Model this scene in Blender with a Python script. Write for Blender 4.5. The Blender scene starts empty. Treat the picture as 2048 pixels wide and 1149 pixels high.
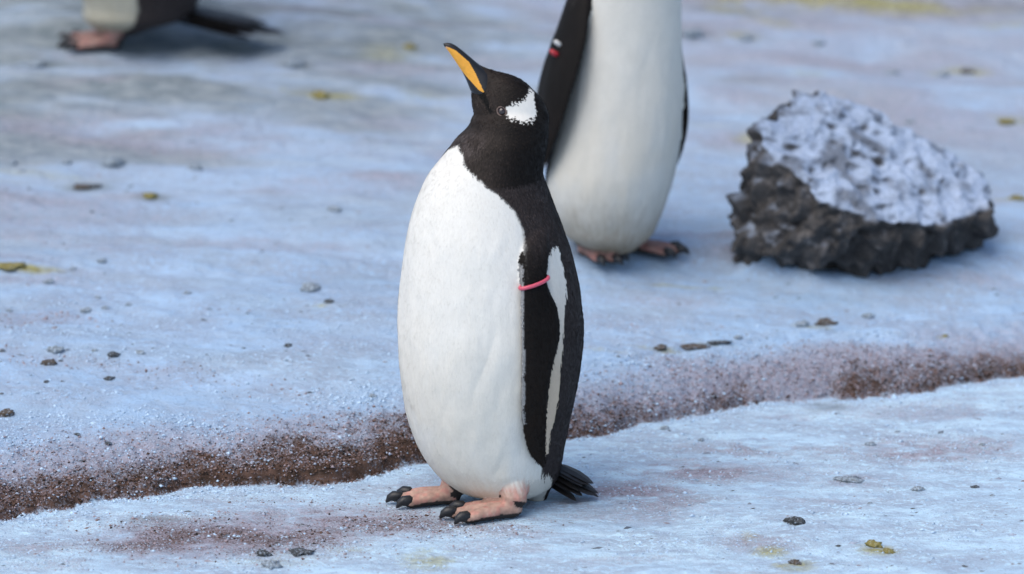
import bpy, bmesh, math, random
import numpy as np
from mathutils import Vector, Matrix
from mathutils.bvhtree import BVHTree

# ------------------------------------------------------------------ camera
scene = bpy.context.scene
coll = scene.collection
PW, PH = 2048.0, 1149.0
FPX = 7680.0                                  # 135 mm lens on a 36 mm sensor
ELEV = math.radians(18.0)
DIST = 6.0
PITCH = ELEV - math.atan((998 - PH / 2) / FPX)
CAM = np.array([44 / FPX * DIST, -DIST * math.cos(ELEV), DIST * math.sin(ELEV)])
cam_data = bpy.data.cameras.new('camera')
cam = bpy.data.objects.new('camera', cam_data)
coll.objects.link(cam)
scene.camera = cam
cam.location = CAM
cam.rotation_euler = (math.pi / 2 - PITCH, 0, 0)
cam_data.sensor_width = 36
cam_data.lens = FPX / PW * 36
cam_data.clip_start = 0.1
cam_data.clip_end = 2000
cam_data.dof.use_dof = True
cam_data.dof.focus_distance = 5.93
cam_data.dof.aperture_fstop = 2.6

# ------------------------------------------------------------------ light
SUN_EL, SUN_AZ = math.radians(60), math.radians(-48)     # azimuth from -Y (towards the camera) to -X
sun_dir = Vector((math.sin(SUN_AZ) * math.cos(SUN_EL), -math.cos(SUN_AZ) * math.cos(SUN_EL), math.sin(SUN_EL)))
world = bpy.data.worlds.new('World')
scene.world = world
world.use_nodes = True
wn = world.node_tree
wn.nodes.clear()
sky = wn.nodes.new('ShaderNodeTexSky')
sky.sky_type = 'NISHITA'
sky.sun_disc = False
sky.sun_elevation = SUN_EL
sky.sun_rotation = math.atan2(sun_dir.x, sun_dir.y)
sky.dust_density = 2.0
bg = wn.nodes.new('ShaderNodeBackground')
bg.inputs['Strength'].default_value = 0.13
wo = wn.nodes.new('ShaderNodeOutputWorld')
wn.links.new(sky.outputs[0], bg.inputs[0])
wn.links.new(bg.outputs[0], wo.inputs[0])
sd = bpy.data.lights.new('sun', 'SUN')
sd.energy = 1.5
sd.angle = math.radians(55)
sd.color = (1.0, 0.94, 0.85)
sun = bpy.data.objects.new('sun', sd)
coll.objects.link(sun)
sun.rotation_euler = sun_dir.to_track_quat('Z', 'Y').to_euler()
scene.view_settings.view_transform = 'Standard'
scene.view_settings.look = 'None'
scene.view_settings.exposure = 0.50
scene.view_settings.gamma = 1.0
scene.view_settings.use_curve_mapping = False
scene.cycles.use_denoising = True

# ------------------------------------------------------------------ helpers
rng = np.random.default_rng(7)
CP, SP = math.cos(PITCH), math.sin(PITCH)

def ray(px, py):
    a, b = (px - PW / 2) / FPX, -(py - PH / 2) / FPX
    d = np.array([a, CP + b * SP, -SP + b * CP])
    return d / np.linalg.norm(d)

def on_plane(px, py, Y=0.0):
    """point of the upright plane y = Y seen at a pixel of the photograph"""
    d = ray(px, py)
    return CAM + d * ((Y - CAM[1]) / d[1])

def on_level(px, py, Z=0.0):
    d = ray(px, py)
    return CAM + d * ((Z - CAM[2]) / d[2])

def _hash(ix, iy, iz, seed):
    h = (ix.astype(np.int64) * 374761393 + iy.astype(np.int64) * 668265263 + iz.astype(np.int64) * 2147483647 + seed * 1274126177) & 0xFFFFFFFF
    h = ((h ^ (h >> 13)) * 1274126177) & 0xFFFFFFFF
    h = ((h ^ (h >> 16)) * 2246822519) & 0xFFFFFFFF
    return ((h ^ (h >> 15)) & 0xFFFFFF) / float(0xFFFFFF)

def vnoise(p, seed=0):
    p = np.asarray(p, float)
    i = np.floor(p)
    f = p - i
    f = f * f * (3 - 2 * f)
    i = i.astype(np.int64)
    r = 0
    for dx in (0, 1):
        wx = f[:, 0] if dx else 1 - f[:, 0]
        for dy in (0, 1):
            wy = f[:, 1] if dy else 1 - f[:, 1]
            for dz in (0, 1):
                wz = f[:, 2] if dz else 1 - f[:, 2]
                r = r + wx * wy * wz * _hash(i[:, 0] + dx, i[:, 1] + dy, i[:, 2] + dz, seed)
    return r * 2 - 1

def fbm(p, octaves=4, seed=0, gain=0.5):
    p = np.asarray(p, float)
    r, a, t = 0, 1.0, 0
    for o in range(octaves):
        r = r + a * vnoise(p * 2 ** o + o * 17.3, seed + o)
        t += a
        a *= gain
    return r / t

def sstep(a, b, x):
    t = np.clip((x - a) / (b - a), 0, 1)
    return t * t * (3 - 2 * t)

def pchip(xs, ys, x):
    xs, ys = np.asarray(xs, float), np.asarray(ys, float)
    h = np.diff(xs); d = np.diff(ys) / h
    m = np.zeros_like(ys)
    m[0], m[-1] = d[0], d[-1]
    m[1:-1] = (d[:-1] * h[1:] + d[1:] * h[:-1]) / (h[1:] + h[:-1])
    x = np.clip(x, xs[0], xs[-1])
    k = np.clip(np.searchsorted(xs, x) - 1, 0, len(h) - 1)
    t = (x - xs[k]) / h[k]
    return ((2*t**3 - 3*t**2 + 1) * ys[k] + (t**3 - 2*t**2 + t) * h[k] * m[k]
            + (-2*t**3 + 3*t**2) * ys[k+1] + (t**3 - t**2) * h[k] * m[k+1])

def in_poly(px, py, poly):
    r = np.zeros(len(px), bool)
    n = len(poly)
    for i in range(n):
        x0, y0 = poly[i]; x1, y1 = poly[(i + 1) % n]
        c = ((y0 > py) != (y1 > py))
        with np.errstate(divide='ignore', invalid='ignore'):
            xi = (x1 - x0) * (py - y0) / ((y1 - y0) if y1 != y0 else 1e-9) + x0
        r ^= c & (px < xi)
    return r

def cells(p, seed):
    i = np.floor(p).astype(np.int64); best = np.full(len(p), 9.0)
    for dx in (-1, 0, 1):
        for dy in (-1, 0, 1):
            for dz in (-1, 0, 1):
                c = [i[:, 0] + dx, i[:, 1] + dy, i[:, 2] + dz]
                o_ = np.stack([c[a] + _hash(*c, seed + a) for a in range(3)], 1)
                best = np.minimum(best, ((p - o_) ** 2).sum(1))
    return np.sqrt(best)

class MB:
    """collects closed shapes"""
    def __init__(s): s.v, s.f, s.n = [], [], 0
    def add(s, v, f):
        s.v.append(np.asarray(v, float)); s.f += [[i + s.n for i in q] for q in f]; s.n += len(v)
        return s
    def rings(s, R):
        """closed loft over a list of rings (each k x 3)"""
        k = len(R[0]); v = np.concatenate(R)
        f = []
        for i in range(len(R) - 1):
            for j in range(k):
                a, b = i * k + j, i * k + (j + 1) % k
                f.append([a, b, b + k, a + k])
        v = np.concatenate([v, [R[0].mean(0)], [R[-1].mean(0)]])
        n = len(R) * k
        for j in range(k):
            f.append([(j + 1) % k, j, n])
            f.append([(len(R) - 1) * k + j, (len(R) - 1) * k + (j + 1) % k, n + 1])
        return s.add(v, f)
    def tube(s, pts, rad, seg=12, flat=1.0, up=(0, 0, 1)):
        P = np.asarray(pts, float)
        T = np.gradient(P, axis=0); T /= np.linalg.norm(T, axis=1)[:, None]
        R = []
        up = np.array(up, float)
        a = np.linspace(0, 2 * np.pi, seg, endpoint=False)
        # rounded ends
        rad = list(rad)
        P2 = [P[0] - T[0] * rad[0] * .8] + list(P) + [P[-1] + T[-1] * rad[-1] * .8]
        r2 = [rad[0] * .4] + rad + [rad[-1] * .4]
        T2 = [T[0]] + list(T) + [T[-1]]
        for p, t, r in zip(P2, T2, r2):
            u = up - t * np.dot(up, t)
            if np.linalg.norm(u) < 1e-3: u = np.array([1.0, 0, 0]) - t * t[0]
            u /= np.linalg.norm(u); w = np.cross(t, u)
            R.append(p + r * (np.cos(a)[:, None] * w + flat * np.sin(a)[:, None] * u))
        return s.rings(R)
    def data(s): return np.concatenate(s.v), s.f

def make_mesh(name, v, f, smooth=True):
    me = bpy.data.meshes.new(name)
    me.from_pydata([tuple(p) for p in v], [], [tuple(q) for q in f])
    me.update()
    if smooth: me.polygons.foreach_set('use_smooth', [True] * len(me.polygons))
    return me

def link(name, me, mat=None, parent=None, loc=None):
    o = bpy.data.objects.new(name, me)
    coll.objects.link(o)
    if mat: me.materials.append(mat)
    if parent: o.parent = parent
    if loc is not None: o.location = loc
    return o

def tag(o, label=None, cat=None, group=None, kind=None):
    for k, val in (('label', label), ('category', cat), ('group', group), ('kind', kind)):
        if val: o[k] = val
    return o

def empty(name, loc):
    o = bpy.data.objects.new(name, None)
    o.empty_display_size = 0.1
    coll.objects.link(o)
    o.location = loc
    return o

def set_color(me, name, rgb, alpha=None):
    n = len(me.vertices)
    a = me.color_attributes.new(name, 'FLOAT_COLOR', 'POINT')
    c = np.ones((n, 4), np.float32); c[:, :3] = rgb
    if alpha is not None: c[:, 3] = alpha
    a.data.foreach_set('color', c.ravel())

def verts_of(me):
    a = np.empty(len(me.vertices) * 3, np.float32); me.vertices.foreach_get('co', a)
    return a.reshape(-1, 3).astype(float)

def normals_of(me):
    a = np.empty(len(me.vertices) * 3, np.float32); me.vertex_normals.foreach_get('vector', a)
    return a.reshape(-1, 3).astype(float)

def remeshed(name, v, f, voxel, smooth_it):
    src = bpy.data.objects.new('tmp', make_mesh('tmp', v, f))
    coll.objects.link(src)
    m = src.modifiers.new('r', 'REMESH'); m.mode = 'VOXEL'; m.voxel_size = voxel; m.use_smooth_shade = True
    if smooth_it:
        s = src.modifiers.new('s', 'SMOOTH'); s.factor = .5; s.iterations = smooth_it
    dg = bpy.context.evaluated_depsgraph_get()
    me = bpy.data.meshes.new_from_object(src.evaluated_get(dg), depsgraph=dg)
    me.name = name
    old = src.data
    bpy.data.objects.remove(src); bpy.data.meshes.remove(old)
    return me

# ------------------------------------------------------------------ materials
def mat_new(name):
    m = bpy.data.materials.new(name); m.use_nodes = True
    nt = m.node_tree
    b = nt.nodes['Principled BSDF']
    return m, nt, b

def nd(nt, t, **k):
    n = nt.nodes.new(t)
    for a, v in k.items():
        if a in n.inputs: n.inputs[a].default_value = v
        else: setattr(n, a, v)
    return n

def noise(nt, co, scale, detail=4, rough=.6):
    n = nd(nt, 'ShaderNodeTexNoise'); n.inputs['Scale'].default_value = scale
    n.inputs['Detail'].default_value = detail; n.inputs['Roughness'].default_value = rough
    nt.links.new(co, n.inputs['Vector'])
    return n.outputs['Fac']

def ramp(nt, fac, a, b, ca=(0, 0, 0, 1), cb=(1, 1, 1, 1)):
    r = nd(nt, 'ShaderNodeValToRGB')
    r.color_ramp.elements[0].position = a; r.color_ramp.elements[1].position = b
    r.color_ramp.elements[0].color = ca; r.color_ramp.elements[1].color = cb
    nt.links.new(fac, r.inputs[0])
    return r.outputs[0]

def mixc(nt, fac, a, b, mode='MIX'):
    m = nd(nt, 'ShaderNodeMix', data_type='RGBA', blend_type=mode)
    for s, v in ((m.inputs[0], fac), (m.inputs[6], a), (m.inputs[7], b)):
        if isinstance(v, (int, float)): s.default_value = v
        elif isinstance(v, tuple): s.default_value = v if len(v) == 4 else v + (1,)
        else: nt.links.new(v, s)
    return m.outputs[2]

def math_(nt, op, a, b=None, c=None, clamp=False):
    m = nd(nt, 'ShaderNodeMath', operation=op); m.use_clamp = clamp
    for i, v in enumerate((a, b, c)):
        if v is None: continue
        if isinstance(v, (int, float)): m.inputs[i].default_value = v
        else: nt.links.new(v, m.inputs[i])
    return m.outputs[0]

def bump(nt, b, h, strength, dist):
    n = nd(nt, 'ShaderNodeBump'); n.inputs['Strength'].default_value = strength; n.inputs['Distance'].default_value = dist
    nt.links.new(h, n.inputs['Height']); nt.links.new(n.outputs[0], b.inputs['Normal'])

def plumage_mat():
    m, nt, b = mat_new('plumage')
    at = nd(nt, 'ShaderNodeVertexColor', layer_name='plumage')
    tc = nd(nt, 'ShaderNodeTexCoord').outputs['Object']
    mp = nd(nt, 'ShaderNodeMapping'); mp.inputs['Scale'].default_value = (1, 1, .35)
    nt.links.new(tc, mp.inputs[0])
    n1 = noise(nt, mp.outputs[0], 330, 3)
    n2 = noise(nt, tc, 28, 4)
    c = mixc(nt, 1.0, at.outputs[0], ramp(nt, n1, .25, .75, (.955, .955, .955, 1), (1.03, 1.03, 1.03, 1)), 'MULTIPLY')
    c = mixc(nt, 1.0, c, ramp(nt, n2, .3, .7, (.965, .962, .955, 1), (1.02, 1.02, 1.02, 1)), 'MULTIPLY')
    nt.links.new(c, b.inputs['Base Color'])
    b.inputs['Roughness'].default_value = .62
    b.inputs['Specular IOR Level'].default_value = .13
    b.inputs['Sheen Weight'].default_value = .02
    b.inputs['Sheen Roughness'].default_value = .4
    h = math_(nt, 'ADD', math_(nt, 'MULTIPLY', n1, .5), n2)
    bump(nt, b, h, .16, .003)
    return m

def plain_mat(name, col, rough=.5, nscale=60, var=.25, bstr=.3, bdist=.002, spec=.5, coat=0):
    m, nt, b = mat_new(name)
    tc = nd(nt, 'ShaderNodeTexCoord').outputs['Object']
    n = noise(nt, tc, nscale, 5)
    lo = tuple(x * (1 - var) for x in col) + (1,); hi = tuple(min(1, x * (1 + var)) for x in col) + (1,)
    nt.links.new(ramp(nt, n, .3, .7, lo, hi), b.inputs['Base Color'])
    b.inputs['Roughness'].default_value = rough
    b.inputs['Specular IOR Level'].default_value = spec
    b.inputs['Coat Weight'].default_value = coat
    bump(nt, b, n, bstr, bdist)
    return m

def attr_mat(name, layer, rough=.5, nscale=200, bstr=.3, bdist=.001, var=.15, spec=.5):
    m, nt, b = mat_new(name)
    at = nd(nt, 'ShaderNodeVertexColor', layer_name=layer)
    tc = nd(nt, 'ShaderNodeTexCoord').outputs['Object']
    n = noise(nt, tc, nscale, 5)
    c = mixc(nt, 1.0, at.outputs[0], ramp(nt, n, .3, .7, (1 - var,) * 3 + (1,), (1 + var,) * 3 + (1,)), 'MULTIPLY')
    nt.links.new(c, b.inputs['Base Color'])
    b.inputs['Roughness'].default_value = rough
    b.inputs['Specular IOR Level'].default_value = spec
    bump(nt, b, n, bstr, bdist)
    return m

M_PLUM = plumage_mat()
M_BEAK = attr_mat('beak_horn', 'horn', .38, 150, .15, .001, .1)
M_CLAW = plain_mat('claw_horn', (.012, .012, .014), .45, 200)
M_EYE = plain_mat('eye_gloss', (.02, .008, .005), .08, 300, .1, .0, .001, .6, .6)
M_RING = plain_mat('eyelid_skin', (.16, .11, .09), .6, 400)
M_TAIL = plain_mat('tail_feather_vane', (.013, .011, .010), .5, 250, .35, .4, .001)
M_BAND = plain_mat('pink_plastic', (.62, .09, .14), .4, 200, .12, .1, .001)
M_RED = plain_mat('red_plastic', (.35, .012, .02), .4, 200, .1, .1, .001)
M_WHITEP = plain_mat('white_plastic', (.6, .6, .58), .5, 200, .1, .1, .001)

# ------------------------------------------------------------------ ground
H_BANK = 0.062
bot_px = [(-260, 1068), (0, 1036), (150, 1012), (300, 990), (420, 976), (560, 972), (650, 968), (760, 946), (850, 925), (1000, 898), (1140, 880),
          (1200, 873), (1280, 848), (1400, 828), (1480, 815), (1640, 800), (1720, 797), (1850, 782), (1960, 762), (2048, 755), (2300, 722)]
top_px = [(-260, 900), (0, 872), (300, 845), (600, 818), (840, 785), (1170, 742), (1400, 705), (1600, 680), (1820, 648), (2048, 622), (2300, 592)]
_b = np.array([on_level(x, y, 0)[:2] for x, y in bot_px])
_t = np.array([on_level(x, y, H_BANK)[:2] for x, y in top_px])

def bank_y(x): return pchip(_b[:, 0], _b[:, 1], x)
def bank_w(x): return np.maximum(pchip(_t[:, 0], _t[:, 1], x) - bank_y(x), .08)

def cells2(p, seed):
    i = np.floor(p).astype(np.int64); best = np.full(len(p), 9.0); zz = np.zeros(len(p), np.int64)
    for dx in (-1, 0, 1):
        for dy in (-1, 0, 1):
            cx, cy = i[:, 0] + dx, i[:, 1] + dy
            best = np.minimum(best, (p[:, 0] - cx - _hash(cx, cy, zz, seed)) ** 2 + (p[:, 1] - cy - _hash(cx, cy, zz, seed + 1)) ** 2)
    return np.sqrt(best)

MOUNDS = []
def warp2(p): return np.stack([vnoise(p * 60, 19), vnoise(p * 60, 20)], 1)
def ground_h(x, y, fine=True, want_d=False):
    x = np.asarray(x, float); y = np.asarray(y, float)
    shp = x.shape; x = x.ravel(); y = y.ravel()
    z0 = np.zeros_like(x)
    p = np.stack([x, y, z0], 1)
    near = np.exp(-((x / 6) ** 2 + ((y - 1) / 6) ** 2))
    wob = .010 * vnoise(p * [14, 14, 0], 3) + .008 * vnoise(p * [45, 45, 0], 4) + .0045 * vnoise(p * [130, 130, 0], 44)
    d = y - bank_y(x) + wob * near
    if want_d: return d.reshape(shp)
    w = bank_w(x)
    h0 = .007 + .006 * vnoise(p * [5, 0, 0], 5) + .014 * np.exp(-((x + .27) / .16) ** 2) - .006 * sstep(.2, .5, x)
    h0 = np.clip(h0, .004, .04)
    t = np.clip(d / w, 0, 1)
    prof = 1 - (1 - t) ** 1.9
    z = h0 * sstep(0, .012, d) + (H_BANK - h0) * prof
    run = np.maximum(d - w * .7, 0)
    slope = .125 * run
    slope = np.where(run > 6, .125 * 6 + .02 * (run - 6), slope)
    z = z + slope
    back = sstep(0, .3, d)
    z = z + back * (.011 * fbm(p * [1.6, 4.5, 0], 3, 11) + .006 * fbm(p * [5, 14, 0], 3, 12)) * (1 + np.minimum(run, 3))
    # groove on the crown of the bank, right of the bird
    z = z - .006 * np.exp(-((d - w * 1.02 - .01 * vnoise(p * [9, 0, 0], 31)) / .012) ** 2) * sstep(.1, .2, x)
    z = z + (1 - back) * .005 * fbm(p * [4, 8, 0], 3, 13)
    if fine:
        z = z + .0034 * fbm(p * [30, 38, 0], 4, 14) * near
        crust = sstep(-.1, .35, fbm(p * [5, 8, 0], 3, 17))
        z = z + .0030 * crust * near * (.5 - np.minimum(cells2(p[:, :2] * [34, 44] + .35 * warp2(p), 18), 1))
        face = sstep(-.005, .01, d) * (1 - sstep(.6, 1.1, d / w))
        z = z + face * (.005 * fbm(p * 60, 3, 15) + .003 * np.abs(vnoise(p * 170, 16))) * near
    for mx, my, mr, mh in MOUNDS: z = z + mh * np.exp(-(((x - mx) / mr) ** 2 + ((y - my) / (mr * .6)) ** 2))
    # hollow trodden round the bird's feet is level
    flat = np.exp(-(((x + .02) / .22) ** 2 + ((y + .02) / .12) ** 2) ** 2)
    z = z * (1 - flat)
    return z.reshape(shp)

def ground_hit(px, py):
    d = ray(px, py)
    ts = np.linspace(4.5, 30, 6000)
    P = CAM + d * ts[:, None]
    g = ground_h(P[:, 0], P[:, 1], False)
    k = np.argmax(P[:, 2] < g)
    a, b = ts[k - 1], ts[k]
    fa, fb = P[k - 1, 2] - g[k - 1], P[k, 2] - g[k]
    t = a + (b - a) * fa / (fa - fb)
    q = CAM + d * t
    q[2] = float(ground_h(q[0], q[1]))
    return q

MOUNDS = [(*ground_hit(px, py)[:2], r, h) for px, py, r, h in ((1528, 545, .040, .026), (1590, 556, .05, .016), (1660, 566, .06, .010), (1500, 548, .03, .012), (1880, 535, .07, .012), (1960, 520, .06, .014))]

def axis_grid(lo, hi, step, far_lo, far_hi, n=46):
    core = np.arange(lo, hi + step / 2, step)
    def grow(total): 
        r = np.geomspace(step, total, n); return np.unique(np.round(r, 5))
    return np.concatenate([(lo - grow(lo - far_lo))[::-1], core, hi + grow(far_hi - hi)])

gx = axis_grid(-1.15, 1.15, .0042, -300, 300)
ya = axis_grid(-.36, .62, .0036, -200, 20, 40)
ya = ya[ya <= .62]
yb_ = np.cumsum(np.linspace(.0040, .012, 330)) + .62
yc_ = yb_[-1] + np.geomspace(.012, 500, 60)
gy = np.concatenate([ya, yb_, yc_])
GX, GY = np.meshgrid(gx, gy)
GZ = ground_h(GX, GY)
nx, ny = len(gx), len(gy)
gv = np.stack([GX.ravel(), GY.ravel(), GZ.ravel()], 1)
idx = np.arange(nx * ny).reshape(ny, nx)
gf = np.stack([idx[:-1, :-1], idx[:-1, 1:], idx[1:, 1:], idx[1:, :-1]], -1).reshape(-1, 4)
gme = bpy.data.meshes.new('ground')
gme.vertices.add(len(gv)); gme.vertices.foreach_set('co', gv.astype(np.float32).ravel())
gme.loops.add(gf.size); gme.loops.foreach_set('vertex_index', gf.astype(np.int32).ravel())
gme.polygons.add(len(gf))
gme.polygons.foreach_set('loop_start', np.arange(0, gf.size, 4, dtype=np.int32))
gme.polygons.foreach_set('loop_total', np.full(len(gf), 4, np.int32))
gme.polygons.foreach_set('use_smooth', np.ones(len(gf), bool))
gme.update(calc_edges=True)

# stains with shapes of their own: r = brown earth, g = pink-mauve algae and a painted shadow by the rock, b = grey-green film, a = yellow-green droppings and a warm tan strip
gp = gv.copy(); gp[:, 2] = 0
X, Y = gv[:, 0], gv[:, 1]
Dk = ground_h(X, Y, want_d=True); Wk = bank_w(X)
tk = Dk / Wk
nl = fbm(gp * [3, 9, 0], 4, 21); nm = fbm(gp * [9, 22, 0], 4, 22); nf = fbm(gp * [40, 60, 0], 3, 23)

def splat(px, py, rx, ry, soft=1.0):
    """soft ellipse on the ground round a place; radii in metres"""
    c = ground_hit(px, py)
    return np.exp(-((((X - c[0]) / rx) ** 2 + ((Y - c[1]) / ry) ** 2) ** soft))

face = sstep(-.06, .02, tk + .05 * nf)
bx = np.interp(X, [on_level(q, 950, 0)[0] for q in (0, 150, 330, 480, 600, 700, 860, 1150, 1200, 1290, 1420, 1500, 1600, 1680, 1760, 1850, 1980, 2048)],
               [.52, .52, .52, .54, .66, .72, .68, .52, .46, .36, .36, .42, .22, .20, .50, .38, .42, .50])
solid = np.clip(np.where(X < .1, .84, .46 + .32 * sstep(.30, .46, bx)) + .4 * np.exp(-((X + .26) / .2) ** 2), 0, 1)
brown = solid * face * sstep(1.25, -.1, tk / np.maximum(bx, .05) + .5 * nm + .35 * nf) * sstep(.13, .34, bx)
brown = np.maximum(brown, np.where(X < .1, .42, .26) * face * sstep(1.0, .1, tk + .3 * nm) * sstep(-.1, .5, nf))
pink = face * sstep(1.1, .2, tk + .35 * nl + .15 * nm) * .72
brown = np.clip(brown, 0, 1)
for q in [(340, 1080, .13, .10, 1.0), (480, 1072, .17, .11, 1.0), (660, 1040, .18, .085, .9), (780, 1050, .16, .07, .8), (600, 1072, .12, .07, .9), (250, 1092, .06, .05, .8), (560, 1030, .1, .04, .7)]:
    s = splat(*q[:4]) * q[4]
    pink = np.maximum(pink, s * sstep(-1.2, -.1, nm + .5 * nf))
    brown = np.maximum(brown, .62 * s * sstep(-.8, .4, nm + .6 * nf))
for q in [(1260, 985, .12, .06, .85), (1420, 940, .16, .07, .8), (1490, 900, .14, .05, .6), (1700, 955, .12, .05, .55), (1850, 905, .16, .08, .7),
          (2000, 890, .12, .06, .6), (1520, 1085, .07, .05, .6), (1640, 900, .1, .05, .4), (1340, 1010, .1, .05, .6), (130, 1130, .12, .05, .35),
          (230, 1090, .08, .04, .5), (80, 1095, .1, .05, .5), (1740, 380, .3, .2, .2), (1120, 1000, .1, .06, .6), (1000, 1060, .15, .05, .45)]:
    pink = np.maximum(pink, np.clip(splat(*q[:4]) * q[4] * 1.2, 0, 1) * sstep(-.6, .35, nm + .7 * nf))
for q in [(730, 355, .14, .05, .75), (560, 375, .2, .05, .5), (60, 395, .3, .05, .6), (250, 400, .14, .04, .6), (330, 270, .3, .09, .8), (250, 280, .13, .05, .8), (460, 285, .25, .08, .6), (130, 265, .2, .06, .6),
          (800, 250, .12, .06, .4), (1500, 500, .1, .05, .6), (1990, 560, .1, .04, .9), (1900, 550, .1, .03, .5), (1680, 130, .5, .3, .55), (1900, 230, .4, .3, .5), (1980, 400, .2, .1, .35),  # third and fourth splats paint a greyish-pink shadow by the rock's foot
          (1450, 280, .12, .05, .6), (780, 140, .2, .06, .5), (1450, 190, .2, .08, .45), (1560, 80, .4, .2, .45), (1440, 470, .2, .05, .5)]:
    pink = np.maximum(pink, splat(*q[:4]) * q[4] * sstep(-.8, .2, nl + .4 * nm))
far = sstep(.9, 2.1, Dk + .35 * nl)
mid = sstep(.15, .5, Dk + .2 * nl)
leftness = sstep(.35, -.25, X)
green = np.maximum(far * (.62 * leftness + .22) * sstep(-.6, .3, nl + .5 * nm), .20 * mid * sstep(-.3, .5, nl + .6 * nm + .1))
pink = np.maximum(pink, .55 * far * (1 - leftness) * sstep(-.5, .5, fbm(gp * [2, 6, 0], 3, 27) + .3 * nm))
pink = np.maximum(pink, .36 * sstep(.06, .4, fbm(gp * [5, 13, 0], 4, 28)) * sstep(.0, -.1, Dk))
pink = np.maximum(pink, .35 * sstep(.05, .45, fbm(gp * [2.5, 10, 0], 4, 29)) * mid)
for q in [(830, 60, .3, .2, .7), (450, 85, .3, .1, .6), (650, 60, .3, .12, .6), (70, 125, .12, .06, .9), (590, 135, .06, .05, .9), (60, 60, .2, .12, .5), (280, 275, .12, .05, .5),
          (1400, 68, .12, .05, .9), (1500, 75, .08, .04, .6), (1560, 20, .2, .1, .6), (1850, 5, .7, .1, .95), (1500, 160, .1, .05, .5), (320, 1040, .05, .02, .8), (1650, 815, .04, .03, .7),
          (200, 440, .3, .05, .25), (500, 520, .4, .06, .25), (700, 555, .2, .04, .25), (30, 1110, .1, .05, .2), (990, 55, .25, .1, .6), (230, 325, .04, .03, .9), (175, 378, .05, .03, .95), (300, 395, .04, .025, .8), (1460, 15, .12, .07, .9), (1930, 20, .3, .08, .8)]:
    green = np.maximum(green, splat(*q[:4]) * q[4] * sstep(-.9, .1, nm + .3 * nf))
yellow = np.zeros_like(X)
for q in [(45, 535, .075, .016, 1.0), (860, 1120, .05, .06, .65), (1500, 1075, .02, .04, .4), (1540, 1105, .03, .03, .75), (1585, 1130, .035, .035, .95), (1755, 1100, .035, .03, .9),
          (1370, 573, .08, .02, .65), (660, 190, .07, .03, .85), (560, 183, .06, .03, .6), (770, 100, .08, .05, .5), (1320, 700, .05, .01, .7), (1420, 690, .06, .008, .6), (1625, 655, .04, .01, .6),
          (655, 612, .03, .01, .7), (375, 690, .03, .01, .4), (1480, 75, .07, .03, .5), (1460, 10, .06, .06, .9), (1730, 0, .3, .05, .9), (1550, 45, .08, .05, .5), (1930, 145, .06, .03, .8), (1860, 150, .05, .02, .6),
          (2035, 398, .05, .012, .9), (2015, 52, .09, .03, .55), (2020, 240, .06, .04, .6), (1615, 150, .06, .03, .5), (1505, 278, .05, .03, .6), (1700, 990, .02, .01, .2), (700, 1100, .05, .02, .35), (560, 1120, .1, .04, .35), (1650, 1030, .05, .01, .25), (1880, 676, .01, .01, .6),  # second splat is a warm tan strip in the far right corner
          (820, 190, .12, .03, .4), (1215, 700, .1, .012, .35), (40, 345, .2, .02, .35)]:
    yellow = np.maximum(yellow, splat(*q[:4]) * q[4] * sstep(-.8, .2, nm + .8 * nf))
set_color(gme, 'stain', np.stack([brown, np.clip(pink, 0, 1), np.clip(green, 0, 1)], 1), np.clip(yellow, 0, 1))

fresh = np.clip(sstep(.03, -.03, Dk) * (.85 + .5 * nm) + .25 * sstep(.1, .5, nl) * sstep(0, .4, Dk), 0, 1)
fa_ = gme.attributes.new('fresh', 'FLOAT', 'POINT'); fa_.data.foreach_set('value', fresh.astype(np.float32))

worn = np.clip(sstep(.55, 1.9, Dk + .3 * nl) * (.62 + .45 * nl + .35 * nm) + .18 * mid * sstep(-.2, .4, nm), 0, 1)
wa_ = gme.attributes.new('worn', 'FLOAT', 'POINT'); wa_.data.foreach_set('value', worn.astype(np.float32))

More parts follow.
